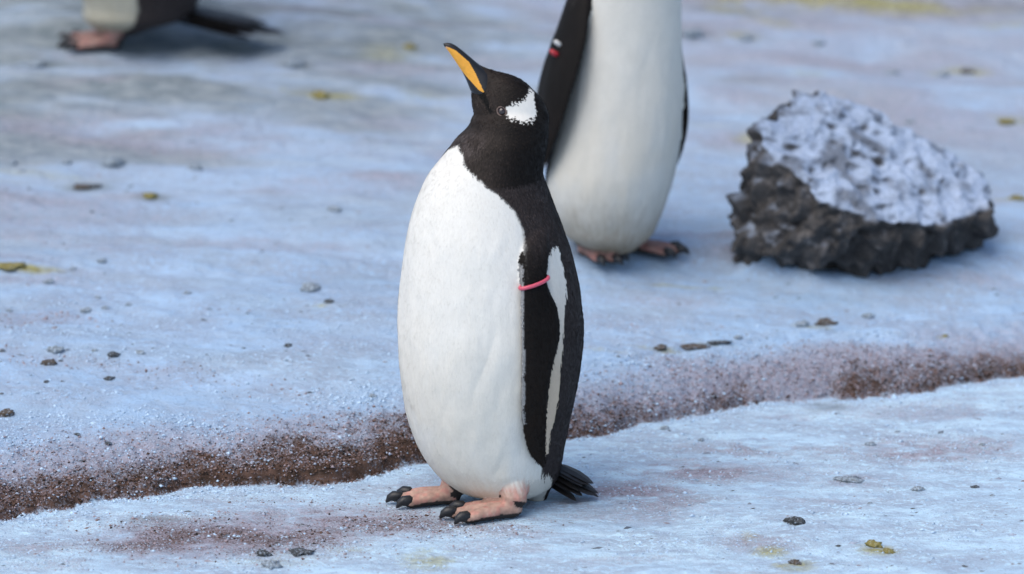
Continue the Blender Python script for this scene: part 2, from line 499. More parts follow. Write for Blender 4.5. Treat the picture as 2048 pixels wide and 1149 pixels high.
def ground_mat():
    m, nt, b = mat_new('frosted_ground')
    at = nd(nt, 'ShaderNodeVertexColor', layer_name='stain')
    sep = nd(nt, 'ShaderNodeSeparateColor'); nt.links.new(at.outputs[0], sep.inputs[0])
    tc = nd(nt, 'ShaderNodeTexCoord').outputs['Object']
    mp = nd(nt, 'ShaderNodeMapping'); mp.inputs['Scale'].default_value = (.5, 1.1, 1)
    nt.links.new(tc, mp.inputs[0])
    grain = noise(nt, tc, 260, 5, .75)
    grain2 = noise(nt, tc, 90, 6, .7)
    streak = noise(nt, mp.outputs[0], 34, 7, .68)
    big = noise(nt, mp.outputs[0], 6, 5, .6)
    g = math_(nt, 'MULTIPLY_ADD', grain, .6, math_(nt, 'MULTIPLY', grain2, .4))
    c = mixc(nt, ramp(nt, big, .35, .65), (.35, .52, .73), (.45, .63, .85))
    fr_ = nd(nt, 'ShaderNodeAttribute', attribute_name='fresh').outputs['Fac']
    c = mixc(nt, fr_, c, (.62, .84, .985))
    c = mixc(nt, nd(nt, 'ShaderNodeAttribute', attribute_name='worn').outputs['Fac'], c, (.44, .49, .545))
    c = mixc(nt, ramp(nt, streak, .36, .56, (.8, .8, .8, 1), (0, 0, 0, 1)), c, (.37, .48, .62))
    c = mixc(nt, ramp(nt, grain, .60, .80), c, (.66, .79, .93))
    c = mixc(nt, ramp(nt, grain2, .30, .42, (.75, .75, .75, 1), (0, 0, 0, 1)), c, (.24, .285, .35))
    mp2 = nd(nt, 'ShaderNodeMapping'); mp2.inputs['Scale'].default_value = (.7, 1.0, 1)
    nt.links.new(tc, mp2.inputs[0])
    mott = noise(nt, mp2.outputs[0], 120, 3, .6)
    patch = noise(nt, mp.outputs[0], 11, 3, .5)
    mf = math_(nt, 'MULTIPLY', ramp(nt, mott, .44, .36), ramp(nt, patch, .40, .60, (.05, .05, .05, 1), (.55, .55, .55, 1)))
    c = mixc(nt, mf, c, (.33, .38, .48))
    def layer(c, mask, col, k, lo, hi):
        f = math_(nt, 'MULTIPLY_ADD', math_(nt, 'SUBTRACT', g, .5), k, mask)
        f = math_(nt, 'MULTIPLY', ramp(nt, f, lo, hi), math_(nt, 'MULTIPLY', mask, 3.0, clamp=True))
        return mixc(nt, f, c, col)
    greencol = mixc(nt, ramp(nt, streak, .4, .6), (.17, .21, .23), (.30, .34, .36))
    c = layer(c, sep.outputs[2], greencol, .7, .0, .8)
    pinkcol = mixc(nt, ramp(nt, grain2, .4, .6), (.235, .20, .225), (.42, .40, .48))
    c = layer(c, sep.outputs[1], pinkcol, 2.6, .10, .85)
    ycol = mixc(nt, ramp(nt, grain2, .4, .6), (.22, .19, .04), (.48, .46, .20))
    c = layer(c, at.outputs[1], ycol, 1.2, .15, .9)
    bcol = mixc(nt, ramp(nt, streak, .38, .62), (.045, .024, .014), (.13, .072, .052))
    c = layer(c, sep.outputs[0], bcol, 3.2, .2, .8)
    nt.links.new(c, b.inputs['Base Color'])
    b.inputs['Roughness'].default_value = .72
    b.inputs['Specular IOR Level'].default_value = .35
    h = math_(nt, 'MULTIPLY_ADD', grain2, .8, math_(nt, 'MULTIPLY_ADD', streak, 1.2, math_(nt, 'MULTIPLY', grain, .35)))
    bump(nt, b, h, .75, .009)
    return m
ground = link('ground', gme, ground_mat())
tag(ground, kind='structure')

# ------------------------------------------------------------------ penguins
WHITE = np.array([.765, .74, .68]); BLACK = np.array([.0075, .0058, .0050]); BACK = np.array([.032, .0255, .0245])
PINK = np.array([.50, .32, .25]); SOLE = np.array([.02, .017, .016])

class Torso:
    """upright loft of round sections: centre x and half width at heights z, all in metres from the base"""
    def __init__(s, z, xc, hw, dy=None):
        s.z, s.xc, s.hw = map(np.asarray, (z, xc, hw)); s.dy = np.zeros(len(z)) if dy is None else np.asarray(dy)
    def at(s, z): return pchip(s.z, s.xc, z), np.maximum(pchip(s.z, s.hw, z), 1e-4), pchip(s.z, s.dy, z)
    def rings(s, n=120, k=96):
        zz = np.linspace(s.z[0], s.z[-1], n)
        xc, hw, dy = s.at(zz)
        a = np.linspace(0, 2 * np.pi, k, endpoint=False)
        return [np.stack([xc[i] + hw[i] * np.sin(a), dy[i] - hw[i] * np.cos(a), np.full(k, zz[i])], 1) for i in range(n)]
    def point(s, z, alpha, off=0.0):
        xc, hw, dy = s.at(np.array([z])); r = hw[0] + off
        return np.array([xc[0] + r * math.sin(alpha), dy[0] - r * math.cos(alpha), z])

def flipper_rings(T, secs, k=36):
    """secs: (z, alpha_front, alpha_rear, stand-off, half thickness)"""
    S = np.array(secs)[::-1]
    S = S[np.argsort(S[:, 0])]
    zz = np.linspace(S[0, 0], S[-1, 0], 60)
    af, ar, off, th = (pchip(S[:, 0], S[:, i], zz) for i in (1, 2, 3, 4))
    R = []
    a = np.linspace(0, 2 * np.pi, k, endpoint=False)
    for i, z in enumerate(zz):
        xc, hw, dy = (q[0] for q in T.at(np.array([z])))
        al = (af[i] + ar[i]) / 2 + (ar[i] - af[i]) / 2 * np.cos(a)
        r = hw + off[i] + th[i] * np.sin(a)
        R.append(np.stack([xc + r * np.sin(al), dy - r * np.cos(al), np.full(k, z)], 1))
    return R

def foot_shape(mb, heel, yaw, L, hip, ground_z=0.0, k=1.0):
    """webbed foot: ankle, three toes, web; yaw = heading angle; returns claw places"""
    fwd = np.array([math.cos(yaw), math.sin(yaw), 0]); side = np.array([-fwd[1], fwd[0], 0]); up = np.array([0, 0, 1.0])
    h = np.array(heel)
    ank = h + up * .026 * k
    mb.tube([hip, (hip + ank) / 2 + fwd * .004, ank, h + up * .015 * k + fwd * .01], [.034 * k, .025 * k, .020 * k, .015 * k], 16)
    tips = []
    ends = []
    for s, ll in ((-1, .86), (0, 1.0), (1, .86)):
        d = fwd + side * s * .33; d /= np.linalg.norm(d)
        p = [h + up * .012 * k, h + d * L * .35 * ll + up * .0145 * k, h + d * L * .7 * ll + up * .0125 * k, h + d * L * ll + up * .009 * k]
        mb.tube(p, [.0150 * k, .0142 * k, .0122 * k, .0098 * k], 14, .85)
        tips.append((h + d * (L * ll + .006 * k) + up * .010 * k, d)); ends.append(h + d * L * .86 * ll + up * .008 * k)
    for i in (0, 1):
        a, b_, c = h + up * .009 * k, ends[i], ends[i + 1]
        m = (b_ + c) / 2 * .86 + a * .14
        tri = [a, b_, m, c]
        v = [p + up * .0035 * k for p in tri] + [p - up * .0045 * k for p in tri]
        mb.add(v, [[0, 1, 2, 3], [7, 6, 5, 4], [0, 4, 5, 1], [1, 5, 6, 2], [2, 6, 7, 3], [3, 7, 4, 0]])
    return tips

def claw_mesh(tip, d, k):
    mb = MB()
    up = np.array([0, 0, 1.0])
    p = [tip - d * .007 * k + up * .003 * k, tip + d * .004 * k + up * .0035 * k, tip + d * .010 * k + up * .0005 * k, tip + d * .0145 * k - up * .0055 * k]
    mb.tube(p, [.0086 * k, .0082 * k, .0058 * k, .0020 * k], 10)
    return make_mesh('claw', *mb.data())

def near_dist(bvh, P, maxd):
    out = np.full(len(P), 9.0)
    for i, p in enumerate(P):
        r = bvh.find_nearest(p, maxd)
        if r[3] is not None: out[i] = r[3]
    return out

def build_penguin(name, label, base, S):
    """S: dict of the pose; all shapes in metres from the base"""
    base = np.asarray(base, float)
    T, phi, vox, k = S['torso'], S['phi'], S['voxel'], S.get('k', 1.0)
    WHITE = S.get('pale', np.array([.765, .74, .68]))
    root = empty(name, base)
    tag(root, label, 'penguin', 'gentoo-like black and white penguins')
    mb = MB()
    mb.rings(T.rings())
    for p, r in S.get('lumps', []): mb.tube(p, r, 28)
    # head
    H0, hd, ud, ld, hs = S['head']        # centre, beak axis, crown axis, side axis, sections (h, uc, ru, rl)
    a = np.linspace(0, 2 * np.pi, 48, endpoint=False)
    sec = np.array(hs)
    hh = np.linspace(sec[0, 0], sec[-1, 0], 60)
    uc, ru, rl = (pchip(sec[:, 0], sec[:, i], hh) for i in (1, 2, 3))
    mb.rings([H0 + hd * hh[i] + ud * uc[i] + np.cos(a)[:, None] * ru[i] * ud + np.sin(a)[:, None] * rl[i] * ld for i in range(len(hh))])
    for p, r in S.get('neck_tubes', []): mb.tube(p, r, 32)
    # flippers
    flip = MB()
    for secs in S['flippers']:
        R = flipper_rings(T, secs); flip.rings(R); mb.rings(R)
    # feet
    foot = MB(); tips = []
    for (heel, yaw, L, hip) in S['feet']:
        tips += foot_shape(foot, heel, yaw, L, hip, k=k)
    fv, ff = foot.data(); mb.add(fv, ff)
    v, f = mb.data()
    me = remeshed('body', v, f, vox, S.get('smooth', 6))
    P = verts_of(me)
    ed = np.empty(len(me.edges) * 2, np.int32); me.edges.foreach_get('vertices', ed); ed = ed.reshape(-1, 2)
    deg = np.bincount(ed.ravel(), minlength=len(P)).astype(float)
    r0 = P - H0
    wq = np.clip(sstep(.085, .060, np.linalg.norm(r0 + np.array([0, 0, .035 * k]), axis=1)) * sstep(.030, .010, r0 @ hd - .02 * k), 0, 1)
    for _ in range(S.get('blend', 14)):
        acc = np.stack([np.bincount(ed[:, 0], P[ed[:, 1], c], len(P)) + np.bincount(ed[:, 1], P[ed[:, 0], c], len(P)) for c in range(3)], 1) / deg[:, None]
        P = P + (acc - P) * (wq * .6)[:, None]
    me.vertices.foreach_set('co', P.astype(np.float32).ravel()); me.update()
    N0 = normals_of(me)
    fold = .0022 * fbm(P * [22, 22, 9], 3, 71) + .0012 * fbm(P * [60, 60, 22], 2, 72)
    P = P + N0 * (fold * sstep(.05, .12, P[:, 2]) * sstep(.50 * k, .42 * k, P[:, 2]))[:, None]
    for line, depth, wid in S.get('creases', []):
        pl = np.array(line); front = P[:, 1] < -.01
        best = np.full(len(P), 9.0); sgn = np.zeros(len(P)); pos = np.zeros(len(P))
        for ii, (a_, b_) in enumerate(zip(pl[:-1], pl[1:])):
            ab = b_ - a_; ap = P[:, [0, 2]] - a_
            t = np.clip((ap @ ab) / (ab @ ab), 0, 1)
            dv = ap - t[:, None] * ab; dd = np.hypot(dv[:, 0], dv[:, 1])
            cl = dd < best; best = np.where(cl, dd, best); pos = np.where(cl, (ii + t) / (len(pl) - 1), pos); sgn = np.where(cl, np.sign(ab[0] * ap[:, 1] - ab[1] * ap[:, 0]), sgn)
        e = -depth * np.exp(-(best / wid) ** 2) + depth * .8 * np.exp(-((best - 2.2 * wid) / (2.2 * wid)) ** 2) * (sgn > 0)
        P = P + N0 * (e * front * np.sin(np.pi * np.clip(pos, 0, 1)))[:, None]
    me.vertices.foreach_set('co', P.astype(np.float32).ravel()); me.update()
    # ---------- plumage pattern, in the bird's own coordinates
    xc, hw, dy = T.at(np.clip(P[:, 2], T.z[0], T.z[-1]))
    al = np.arctan2(P[:, 0] - xc, -(P[:, 1] - dy))
    th = (al + phi + np.pi) % (2 * np.pi) - np.pi            # 0 = breast, +-pi = back
    z = P[:, 2]
    fr = .6 * fbm(np.stack([th * 14, z * 30, al * 0], 1), 3, 61) + .6 * vnoise(np.stack([th * 60, z * 90, th * 0], 1), 62)
    wz, wt = S['white']
    lim = np.interp(z + .0025 * fr, wz, wt) + .022 * fr
    soft = sstep(-.030, .030, lim - np.abs(th))[:, None]
    nearedge = np.abs(lim - np.abs(th)) < .10
    col = np.where((np.abs(th) < lim)[:, None], WHITE, BACK)
    # warm dusting on the lower belly
    lo = sstep(.09, .0, z + .02 * fr)[:, None]
    iswhite = (np.abs(th) < lim)
    gr = S.get('grime_shade', .0)
    lo2 = sstep(.16, .01, z + .03 * fr)[:, None]  # belly darkens downward: painted shading and brownish dirt in one factor
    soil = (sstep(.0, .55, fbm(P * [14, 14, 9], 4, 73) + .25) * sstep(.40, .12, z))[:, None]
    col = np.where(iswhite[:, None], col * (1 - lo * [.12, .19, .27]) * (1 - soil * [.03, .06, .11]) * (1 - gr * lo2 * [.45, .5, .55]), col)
    backn = fbm(P * 40, 3, 63)
    col = np.where(iswhite[:, None], col, col * (1 + .35 * backn)[:, None])
    # the white melts into the dark through a few millimetres of feather tips
    col = np.where((nearedge & ~iswhite)[:, None], BACK * (1 - soft) + WHITE * soft, col)
    col = np.where((nearedge & iswhite)[:, None], col * (.35 + .65 * soft), col)
    if 'stripe' in S:
        sz, s0, s1 = S['stripe']
        a0 = np.interp(z, sz, s0) + .03 * fr; a1 = np.interp(z, sz, s1) + .05 * fr
        st = (z > sz[0]) & (z < sz[-1]) & (np.abs(th) > a0) & (np.abs(th) < a1)
        cream = sstep(.42, .2, z)[:, None]
        col = np.where(st[:, None], WHITE * (.95 - cream * np.array([.10, .26, .40])), col)
    if 'rump' in S:
        rz, r0, r1, rc = S['rump']
        st = (z < rz + .014 * fr) & (np.abs(th) > r0 + .06 * fr) & (np.abs(th) < r1 + .06 * fr + (rz - z) * 8)
        rw = (sstep(rz + .012, rz - .018, z + .012 * fr) * st)[:, None]; rw = np.where(iswhite[:, None], rw, st[:, None]); col = col * (1 - rw) + rc * rw
    # head and hood
    rel = P - H0
    ph, pu, pl = rel @ hd, rel @ ud, rel @ ld
    inhead = (z > S['hood_z']) | ((ph ** 2 + pu ** 2 + pl ** 2) < (.058 * k) ** 2)
    softh = np.where(nearedge & ~iswhite, soft[:, 0], 0)[:, None]
    hoodc = BLACK * 1.3 + np.array([.017, .013, .011]) * sstep(-.02, .05, ph - pu)[:, None] * (1 + .6 * fbm(P * 60, 3, 64))[:, None]
    hoodc = hoodc * (1 - softh) + WHITE * softh
    col = np.where((inhead & ~iswhite)[:, None] | (((ph ** 2 + pu ** 2 + pl ** 2) < (.056 * k) ** 2)[:, None]), hoodc, col)
    fl_ = np.exp(-((z - np.interp(.35, wt[::-1], wz[::-1]) - .012) / .016) ** 2) * sstep(.9, .4, np.abs(th)) * (~iswhite) * np.clip(.6 + .8 * fbm(P * 120, 2, 69), 0, 1)
    col = col * (1 - .8 * fl_[:, None]) + np.array([.11, .09, .085]) * .8 * fl_[:, None]
    hn = .0022 * k * fbm(P * 160, 3, 65) + .0014 * k * vnoise(P * 420, 66)
    for ip, (poly, c, rmax) in enumerate(S['head_paint']):
        hq = hn if ip == 0 else hn * .15
        if ip == 0: hq = hq + .0035 * k * np.sign(vnoise(P * 520, 74)) * (np.abs(vnoise(P * 520, 74)) > .33)
        q = in_poly(ph + hq, pu + hq * .8, poly) & ((ph ** 2 + pu ** 2 + pl ** 2) < rmax ** 2)
        col = np.where(q[:, None], c, col)
    # flippers
    fbv = BVHTree.FromPolygons([tuple(p) for p in flip.data()[0]], flip.data()[1])
    cand = np.where((np.abs(th) > .6) & (z < S['flip_z'] + .03))[0]
    dist = np.full(len(P), 9.0); dist[cand] = near_dist(fbv, P[cand], .01)
    isf = (dist < vox * 1.1) & (z < S['flip_z'] + .03) & ~(iswhite & (z > S['flip_z'] - .012))
    outward = np.hypot(P[:, 0] - xc, P[:, 1] - dy) - hw
    isf &= outward > .001
    fcol = BLACK * (1 + .25 * backn)[:, None] + np.array([.004, .0015, .0]) * sstep(.35, .15, z)[:, None]
    fm = np.where(iswhite, 1.0, sstep(S['flip_z'] + .03, S['flip_z'] - .05, z + .012 * fr))[:, None] * isf[:, None]
    col = col * (1 - fm) + fcol * fm
    # leading edge of the flipper is pale
    for secs in S['flippers']:
        s_ = np.array(sorted(secs)); af = np.interp(z, s_[:, 0], s_[:, 1])
        da = np.abs(((al - af) + np.pi) % (2 * np.pi) - np.pi)
        ed = isf & (da < S.get('edge', .022) + .003 * fr) & (z > s_[0, 0] + .08) & (z < S['flip_z'] - .03)
        col = np.where(ed[:, None], np.array([.24, .24, .24]), col)
    # feet
    tbv = BVHTree.FromPolygons([tuple(p) for p in fv], ff)
    cand = np.where(z < .12)[0]
    dist = np.full(len(P), 9.0); dist[cand] = near_dist(tbv, P[cand], .01)
    N = normals_of(me)
    isft = (dist < vox * 1.3) & (z < .036 * k)
    legw = np.where((dist < vox * 1.6) & (np.abs(th) < 1.9), sstep(.066 * k, .034 * k, z + .012 * fr), 0)[:, None] * iswhite[:, None]
    pk = S.get('skin', PINK) * (1 + .3 * fbm(P * 90, 3, 67))[:, None]
    pk = pk * (1 + sstep(.0, .3, vnoise(P * 150, 68))[:, None] * [.08, -.12, -.1])
    if 'skin' not in S:
        sc_ = np.zeros(len(P)); ix = np.where(z < .1)[0]; sc_[ix] = cells(P[ix] * [190, 190, 190], 75)
        pk = pk * (1.12 - .34 * sc_)[:, None]
    mud = (sstep(.030, .006, z + .010 * fbm(P * 55, 3, 76)) * np.clip(.5 + .9 * fbm(P * 70, 3, 77), 0, 1))[:, None]
    pk = pk * (1 - .6 * mud) + np.array([.07, .05, .045]) * .6 * mud
    col = col * (1 - legw) + pk * 1.1 * legw
    col = np.where(isft[:, None], pk, col)
    sole = isft & ((z < .0075 * k + .003 * fr) | (N[:, 2] < -.25))
    col = np.where(sole[:, None], SOLE * 1.5, col)
    col = np.clip(col, .004, .9)
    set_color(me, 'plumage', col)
    body = link('body', me, M_PLUM, root)
    # ---------- short overlapping feathers that break the outline and the colour edges
    if S.get('feathers'):
        n = S['feathers']
        tri = np.empty(len(me.polygons) * 4, np.int32)
        fa = np.array([[*p.vertices][:3] for p in me.polygons])
        pick = rng.integers(0, len(fa), n)
        w = rng.random((n, 2)); w.sort(1)
        bc = np.stack([w[:, 0], w[:, 1] - w[:, 0], 1 - w[:, 1]], 1)
        q = (P[fa[pick]] * bc[:, :, None]).sum(1); nn = N[fa[pick, 0]]
        cc = col[fa[pick, 0]]
        skip = isft[fa[pick, 0]] | (legw[fa[pick, 0], 0] > .15) | (np.linalg.norm(q - (H0 + hd * S['beak_from'] * 1.0), axis=1) < .022) | S.get('skip', lambda a: np.zeros(len(a), bool))(q)
        pale = cc[:, 1] > .4
        skip |= pale & (rng.random(n) < .72)
        q, nn, cc, pale = q[~skip], nn[~skip], cc[~skip], pale[~skip]
        d = np.tile([0, 0, -1.0], (len(q), 1))
        r2 = q - H0
        hw_ = sstep(.085, .045, np.linalg.norm(r2, axis=1))[:, None]
        d = d * (1 - hw_) + hw_ * (-hd)
        d = d + rng.normal(0, .16, d.shape)
        d -= nn * (d * nn).sum(1)[:, None]
        d /= np.linalg.norm(d, axis=1)[:, None] + 1e-9
        sd_ = np.cross(nn, d)
        ln = rng.uniform(.004, .0085, (len(q), 1)) * (1 - .45 * hw_) * np.where(nearedge[fa[pick, 0]][~skip], .55, 1.0)[:, None]; wd = rng.uniform(.0005, .0011, (len(q), 1))
        lift = rng.uniform(.0002, .0011, (len(q), 1)) * np.where(pale, .3, 1.0)[:, None]
        A = q - nn * .0004; B = q + d * ln * .5 + sd_ * wd + nn * lift * .7; C = q + d * ln + nn * lift; D = q + d * ln * .5 - sd_ * wd + nn * lift * .7
        vv = np.stack([A, B, C, D], 1).reshape(-1, 3)
        m2 = bpy.data.meshes.new('feathers')
        nq = len(q)
        m2.vertices.add(nq * 4); m2.vertices.foreach_set('co', vv.astype(np.float32).ravel())
        m2.loops.add(nq * 4); m2.loops.foreach_set('vertex_index', np.arange(nq * 4, dtype=np.int32))
        m2.polygons.add(nq)
        m2.polygons.foreach_set('loop_start', np.arange(0, nq * 4, 4, dtype=np.int32)); m2.polygons.foreach_set('loop_total', np.full(nq, 4, np.int32))
        m2.update(calc_edges=True)
        set_color(m2, 'plumage', np.repeat(cc * (1 + rng.uniform(-.35, .75, (nq, 1)) ** 1 * np.where(pale, .06, 1.0)[:, None]), 4, 0))
        fo = link('feathers', m2, M_PLUM, root); tag(fo, kind='stuff')
    # ---------- beak
    bs = np.array(S['beak'])
    hh = np.linspace(bs[0, 0], bs[-1, 0], 180); uc, ru, rl = (pchip(bs[:, 0], bs[:, i], hh) for i in (1, 2, 3))
    a = np.linspace(0, 2 * np.pi, 140, endpoint=False)
    b2 = MB()
    pw = lambda t: np.sign(t) * np.abs(t) ** .9
    b2.rings([H0 + hd * hh[i] + ud * uc[i] + np.cos(a)[:, None] * ru[i] * ud + pw(np.sin(a))[:, None] * rl[i] * ld for i in range(len(hh))])
    bm_ = make_mesh('beak', *b2.data())
    BP = verts_of(bm_) - H0
    bh, bu = BP @ hd, BP @ ud
    bc = np.tile(np.array([.010, .009, .009]), (len(BP), 1))
    q = in_poly(bh, bu, S['orange'])
    bc[q] = np.array([.80, .36, .035])
    tipk = sstep(S['beak'][-1][0] - .012 * k, S['beak'][-1][0] - .002 * k, bh)[:, None] * q[:, None]
    bc = bc * (1 - tipk) + np.array([.55, .36, .28]) * tipk
    set_color(bm_, 'horn', bc)
    link('beak', bm_, M_BEAK, root)
    # ---------- eyes
    for s in (1, -1):
        e = H0 + hd * S['eye'][0] + ud * S['eye'][1] + ld * s * S['eye'][2]
        bm = bmesh.new(); bmesh.ops.create_uvsphere(bm, u_segments=20, v_segments=12, radius=.0068 * k)
        m3 = bpy.data.meshes.new('eye'); bm.to_mesh(m3); bm.free()
        m3.polygons.foreach_set('use_smooth', [True] * len(m3.polygons))
        eo = link('eye', m3, M_EYE, root, e)
        rg = MB(); t = np.linspace(0, 2 * np.pi, 25)
        nrm = ld * s * .9 + hd * .25 + ud * .1; nrm /= np.linalg.norm(nrm)
        u1 = hd - nrm * (hd @ nrm); u1 /= np.linalg.norm(u1); u2 = np.cross(nrm, u1)
        ring = [np.array(nrm * .0036 * k + (u1 * math.cos(x) * 1.15 + u2 * math.sin(x) * .95) * .0066 * k) for x in t]
        rg.tube(ring, [.0011 * k] * len(ring), 8, 1.0, tuple(nrm))
        link('eyelid', make_mesh('eyelid', *rg.data()), M_RING, eo)
    # ---------- claws
    for tip, d in tips: link('claw', claw_mesh(tip, d, k), M_CLAW, root)
    # ---------- tail
    tb, tt, spread, wd = S['tail']
    ax = tt - tb; Lt = np.linalg.norm(ax); ax = ax / Lt
    sdv = np.cross(ax, [0, 0, 1.0]); sdv /= np.linalg.norm(sdv); upv = np.cross(sdv, ax)
    r_ = random.Random(5)
    nfe = 11
    for i2 in range(nfe * 2):
        i, lay = i2 % nfe, i2 // nfe
        s = (i - (nfe - 1) / 2) / ((nfe - 1) / 2)
        d = ax + sdv * s * spread; d /= np.linalg.norm(d)
        ln = Lt * (1 - .28 * abs(s) + r_.uniform(-.05, .05)) * (1 - .16 * lay)
        p0 = tb + sdv * s * S.get('tail_w', .026) * k + upv * (.012 * (1 - s * s) + r_.uniform(-.003, .003) + (.010 * lay)) * k
        side = np.cross(d, upv); side /= np.linalg.norm(side)
        R = []
        for t, w in ((0, .5), (.25, .9), (.55, 1.0), (.8, .75), (.95, .35), (1.0, .08)):
            c = p0 + d * ln * t + upv * (.010 * t - .012 * t * t)
            w_ = wd * w; h_ = .0013 * k * (1.1 - t * .7)
            R.append(np.array([c + side * w_ - upv * h_ * .3, c + upv * h_ * 1.6, c - side * w_ - upv * h_ * .3, c - upv * h_]))
        mt = MB(); mt.rings(R)
        link('tail_feather', make_mesh('tail_feather', *mt.data(), smooth=False), M_TAIL, root)
    return root

# ---- the bird in focus: outline read off the photograph in the upright plane through its base
def plane_levels(rows, Y, base):
    z, xc, hw = [], [], []
    for y, xl, xr in rows:
        l, r = on_plane(xl, y, Y), on_plane(xr, y, Y)
        z.append(l[2] - base[2]); xc.append((l[0] + r[0]) / 2 - base[0]); hw.append((r[0] - l[0]) / 2)
    return np.array(z), np.array(xc), np.array(hw)

def px_scale(Y, px=1000, py=600):
    return on_plane(px + 1, py, Y)[0] - on_plane(px, py, Y)[0]

base1 = np.zeros(3)
rows = [(215, 968, 1076), (232, 946, 1092), (250, 939, 1097), (262, 930, 1097), (275, 916, 1097), (295, 900, 1094), (318, 882, 1089), (345, 860, 1086), (390, 837, 1101),
        (450, 818, 1124), (520, 806, 1146), (600, 797, 1161), (660, 794, 1166), (720, 797, 1162), (780, 804, 1152), (840, 817, 1139), (890, 836, 1129), (925, 858, 1123)]
z, xc, hw = plane_levels(rows, 0, base1)
s1 = px_scale(0)
extra = [(.036, 1000, 116), (.022, 1006, 96), (.013, 1010, 70), (.006, 1012, 34)]
z = np.concatenate([z, [e[0] for e in extra]]); xc = np.concatenate([xc, [(e[1] - 980) * s1 for e in extra]]); hw = np.concatenate([hw, [e[2] * s1 for e in extra]])
o = np.argsort(z)
T1 = Torso(z[o], xc[o], hw[o])
PHI1 = math.radians(66)

def alpha_at(T, px, py, Y, base, off=0.0):
    p = on_plane(px, py, Y) - base
    xc, hw, dy = (q[0] for q in T.at(np.array([p[2]])))
    return p[2], math.asin(max(-1, min(1, (p[0] - xc) / (hw + off))))

def head_frame(cpx, tpx, Y, base, toward=0.0):
    c, t = on_plane(*cpx, Y), on_plane(*tpx, Y)
    hd = t - c; hd /= np.linalg.norm(hd)
    ld = np.array([0, -1.0, 0]); ud = np.cross(ld, hd)
    if ud[2] < 0: ud = -ud
    if toward:                                   # turn the head about its crown axis
        R = np.array(Matrix.Rotation(toward, 3, Vector(ud)))
        hd, ld = R @ hd, R @ ld
    return c - base, hd, ud, ld

H1, h1, u1, l1 = head_frame((1020, 225), (893, 92), 0, base1)
def hp(px, py):
    p = on_plane(px, py, 0) - H1
    return (p @ h1, p @ u1)
hsec = [(-80, 12, 4, 4), (-74, 10, 22, 20), (-62, 7, 41, 38), (-45, 5, 53, 48), (-25, 3, 60, 53), (8, 1, 63, 55), (35, 1, 59, 50), (52, 1, 52, 41), (68, 2, 42, 28), (84, 4, 30, 19), (102, 6, 19, 12), (120, 6, 12, 8), (134, 5, 6, 5), (138, 5, 1, 1)]
hsec = [tuple(q * s1 for q in r) for r in hsec]
bsec = [(58, -6, 20, 26), (70, -4, 23, 27), (84, -1, 26, 23.5), (100, 1, 22, 19), (120, 3, 17, 14.5), (140, 4, 14, 11.5), (160, 4.5, 11, 9), (174, 4, 8.5, 7), (183, 2, 6, 5), (188, 0, 3, 2.6), (190, -1, .6, .6)]
bsec = [tuple(q * s1 for q in r) for r in bsec]
orange_px = [(892, 92), (899, 94), (912, 100), (938, 122), (951, 143), (959, 160), (970, 181), (958, 176), (938, 156), (917, 135), (899, 111), (888, 100)]
ORANGE = [hp(*q) for q in orange_px]
patch_px = [(1010, 207), (1024, 199), (1042, 194), (1052, 187), (1059, 176), (1068, 180), (1068, 196), (1074, 222), (1064, 232), (1048, 232), (1036, 227), (1022, 223), (1012, 217)]
PATCH = [hp(*q) for q in patch_px]
gape_px = [(970, 176), (985, 215), (980, 216), (962, 190), (930, 155), (926, 146), (950, 168)]
white_px = [(283, None, 0), (292, None, 18), (930, 310), (960, 335), (1000, 365), (1030, 395), (1046, 430), (1043, 530), (1043, 700), (1046, 800), (1062, 875), (1084, 903), (1080, 940)]
wz, wt = [], []
for q in white_px:
    if len(q) == 3: wz.append(on_plane(1000, q[0], 0)[2]); wt.append(math.radians(q[2]))
    else:
        zz, aa = alpha_at(T1, q[0], q[1], 0, base1); wz.append(zz); wt.append(aa + PHI1)
wz = [.7] + wz + [.0]; wt = [-.2] + wt + [wt[-1] + .25]
wz, wt = np.array(wz)[::-1], np.array(wt)[::-1]
stripe_px = [(474, 1108, 1112), (490, 1100, 1120), (520, 1092, 1127), (545, 1096, 1132), (570, 1108, 1132), (600, 1114, 1128), (640, 1108, 1127), (700, 1098, 1122), (760, 1092, 1116), (820, 1088, 1106), (860, 1088, 1100), (880, 1090, 1094)]
sz, sa, sb = [], [], []
for y, x0, x1 in stripe_px:
    zz, a0 = alpha_at(T1, x0 - 6, y, 0, base1); _, a1 = alpha_at(T1, x1, y, 0, base1)
    sz.append(zz); sa.append(a0 + PHI1); sb.append(a1 + PHI1)
sz, sa, sb = (np.array(q)[::-1] for q in (sz, sa, sb))
flip_px = [(415, 1052, 1080, -.016, .010), (450, 1044, 1092, -.004, .010), (490, 1040, 1094, .003, .009), (530, 1041, 1092, .008, .0075), (575, 1042, 1110, .010, .0065), (610, 1042, 1117, .011, .006), (700, 1043, 1100, .012, .0055), (770, 1043, 1092, .012, .005),
           (830, 1050, 1091, .012, .0045), (870, 1062, 1091, .011, .004), (890, 1076, 1090, .010, .0035), (898, 1084, 1088, .010, .003)]
fl = []
for y, x0, x1, off, thk in flip_px:
    zz, a0 = alpha_at(T1, x0, y, 0, base1, off); _, a1 = alpha_at(T1, x1, y, 0, base1, off)
    fl.append((zz, a0, a1, off, thk))
def mirror(secs, phi): return [(z_, -2 * phi - a0, -2 * phi - a1, o_, t_) for z_, a0, a1, o_, t_ in secs]
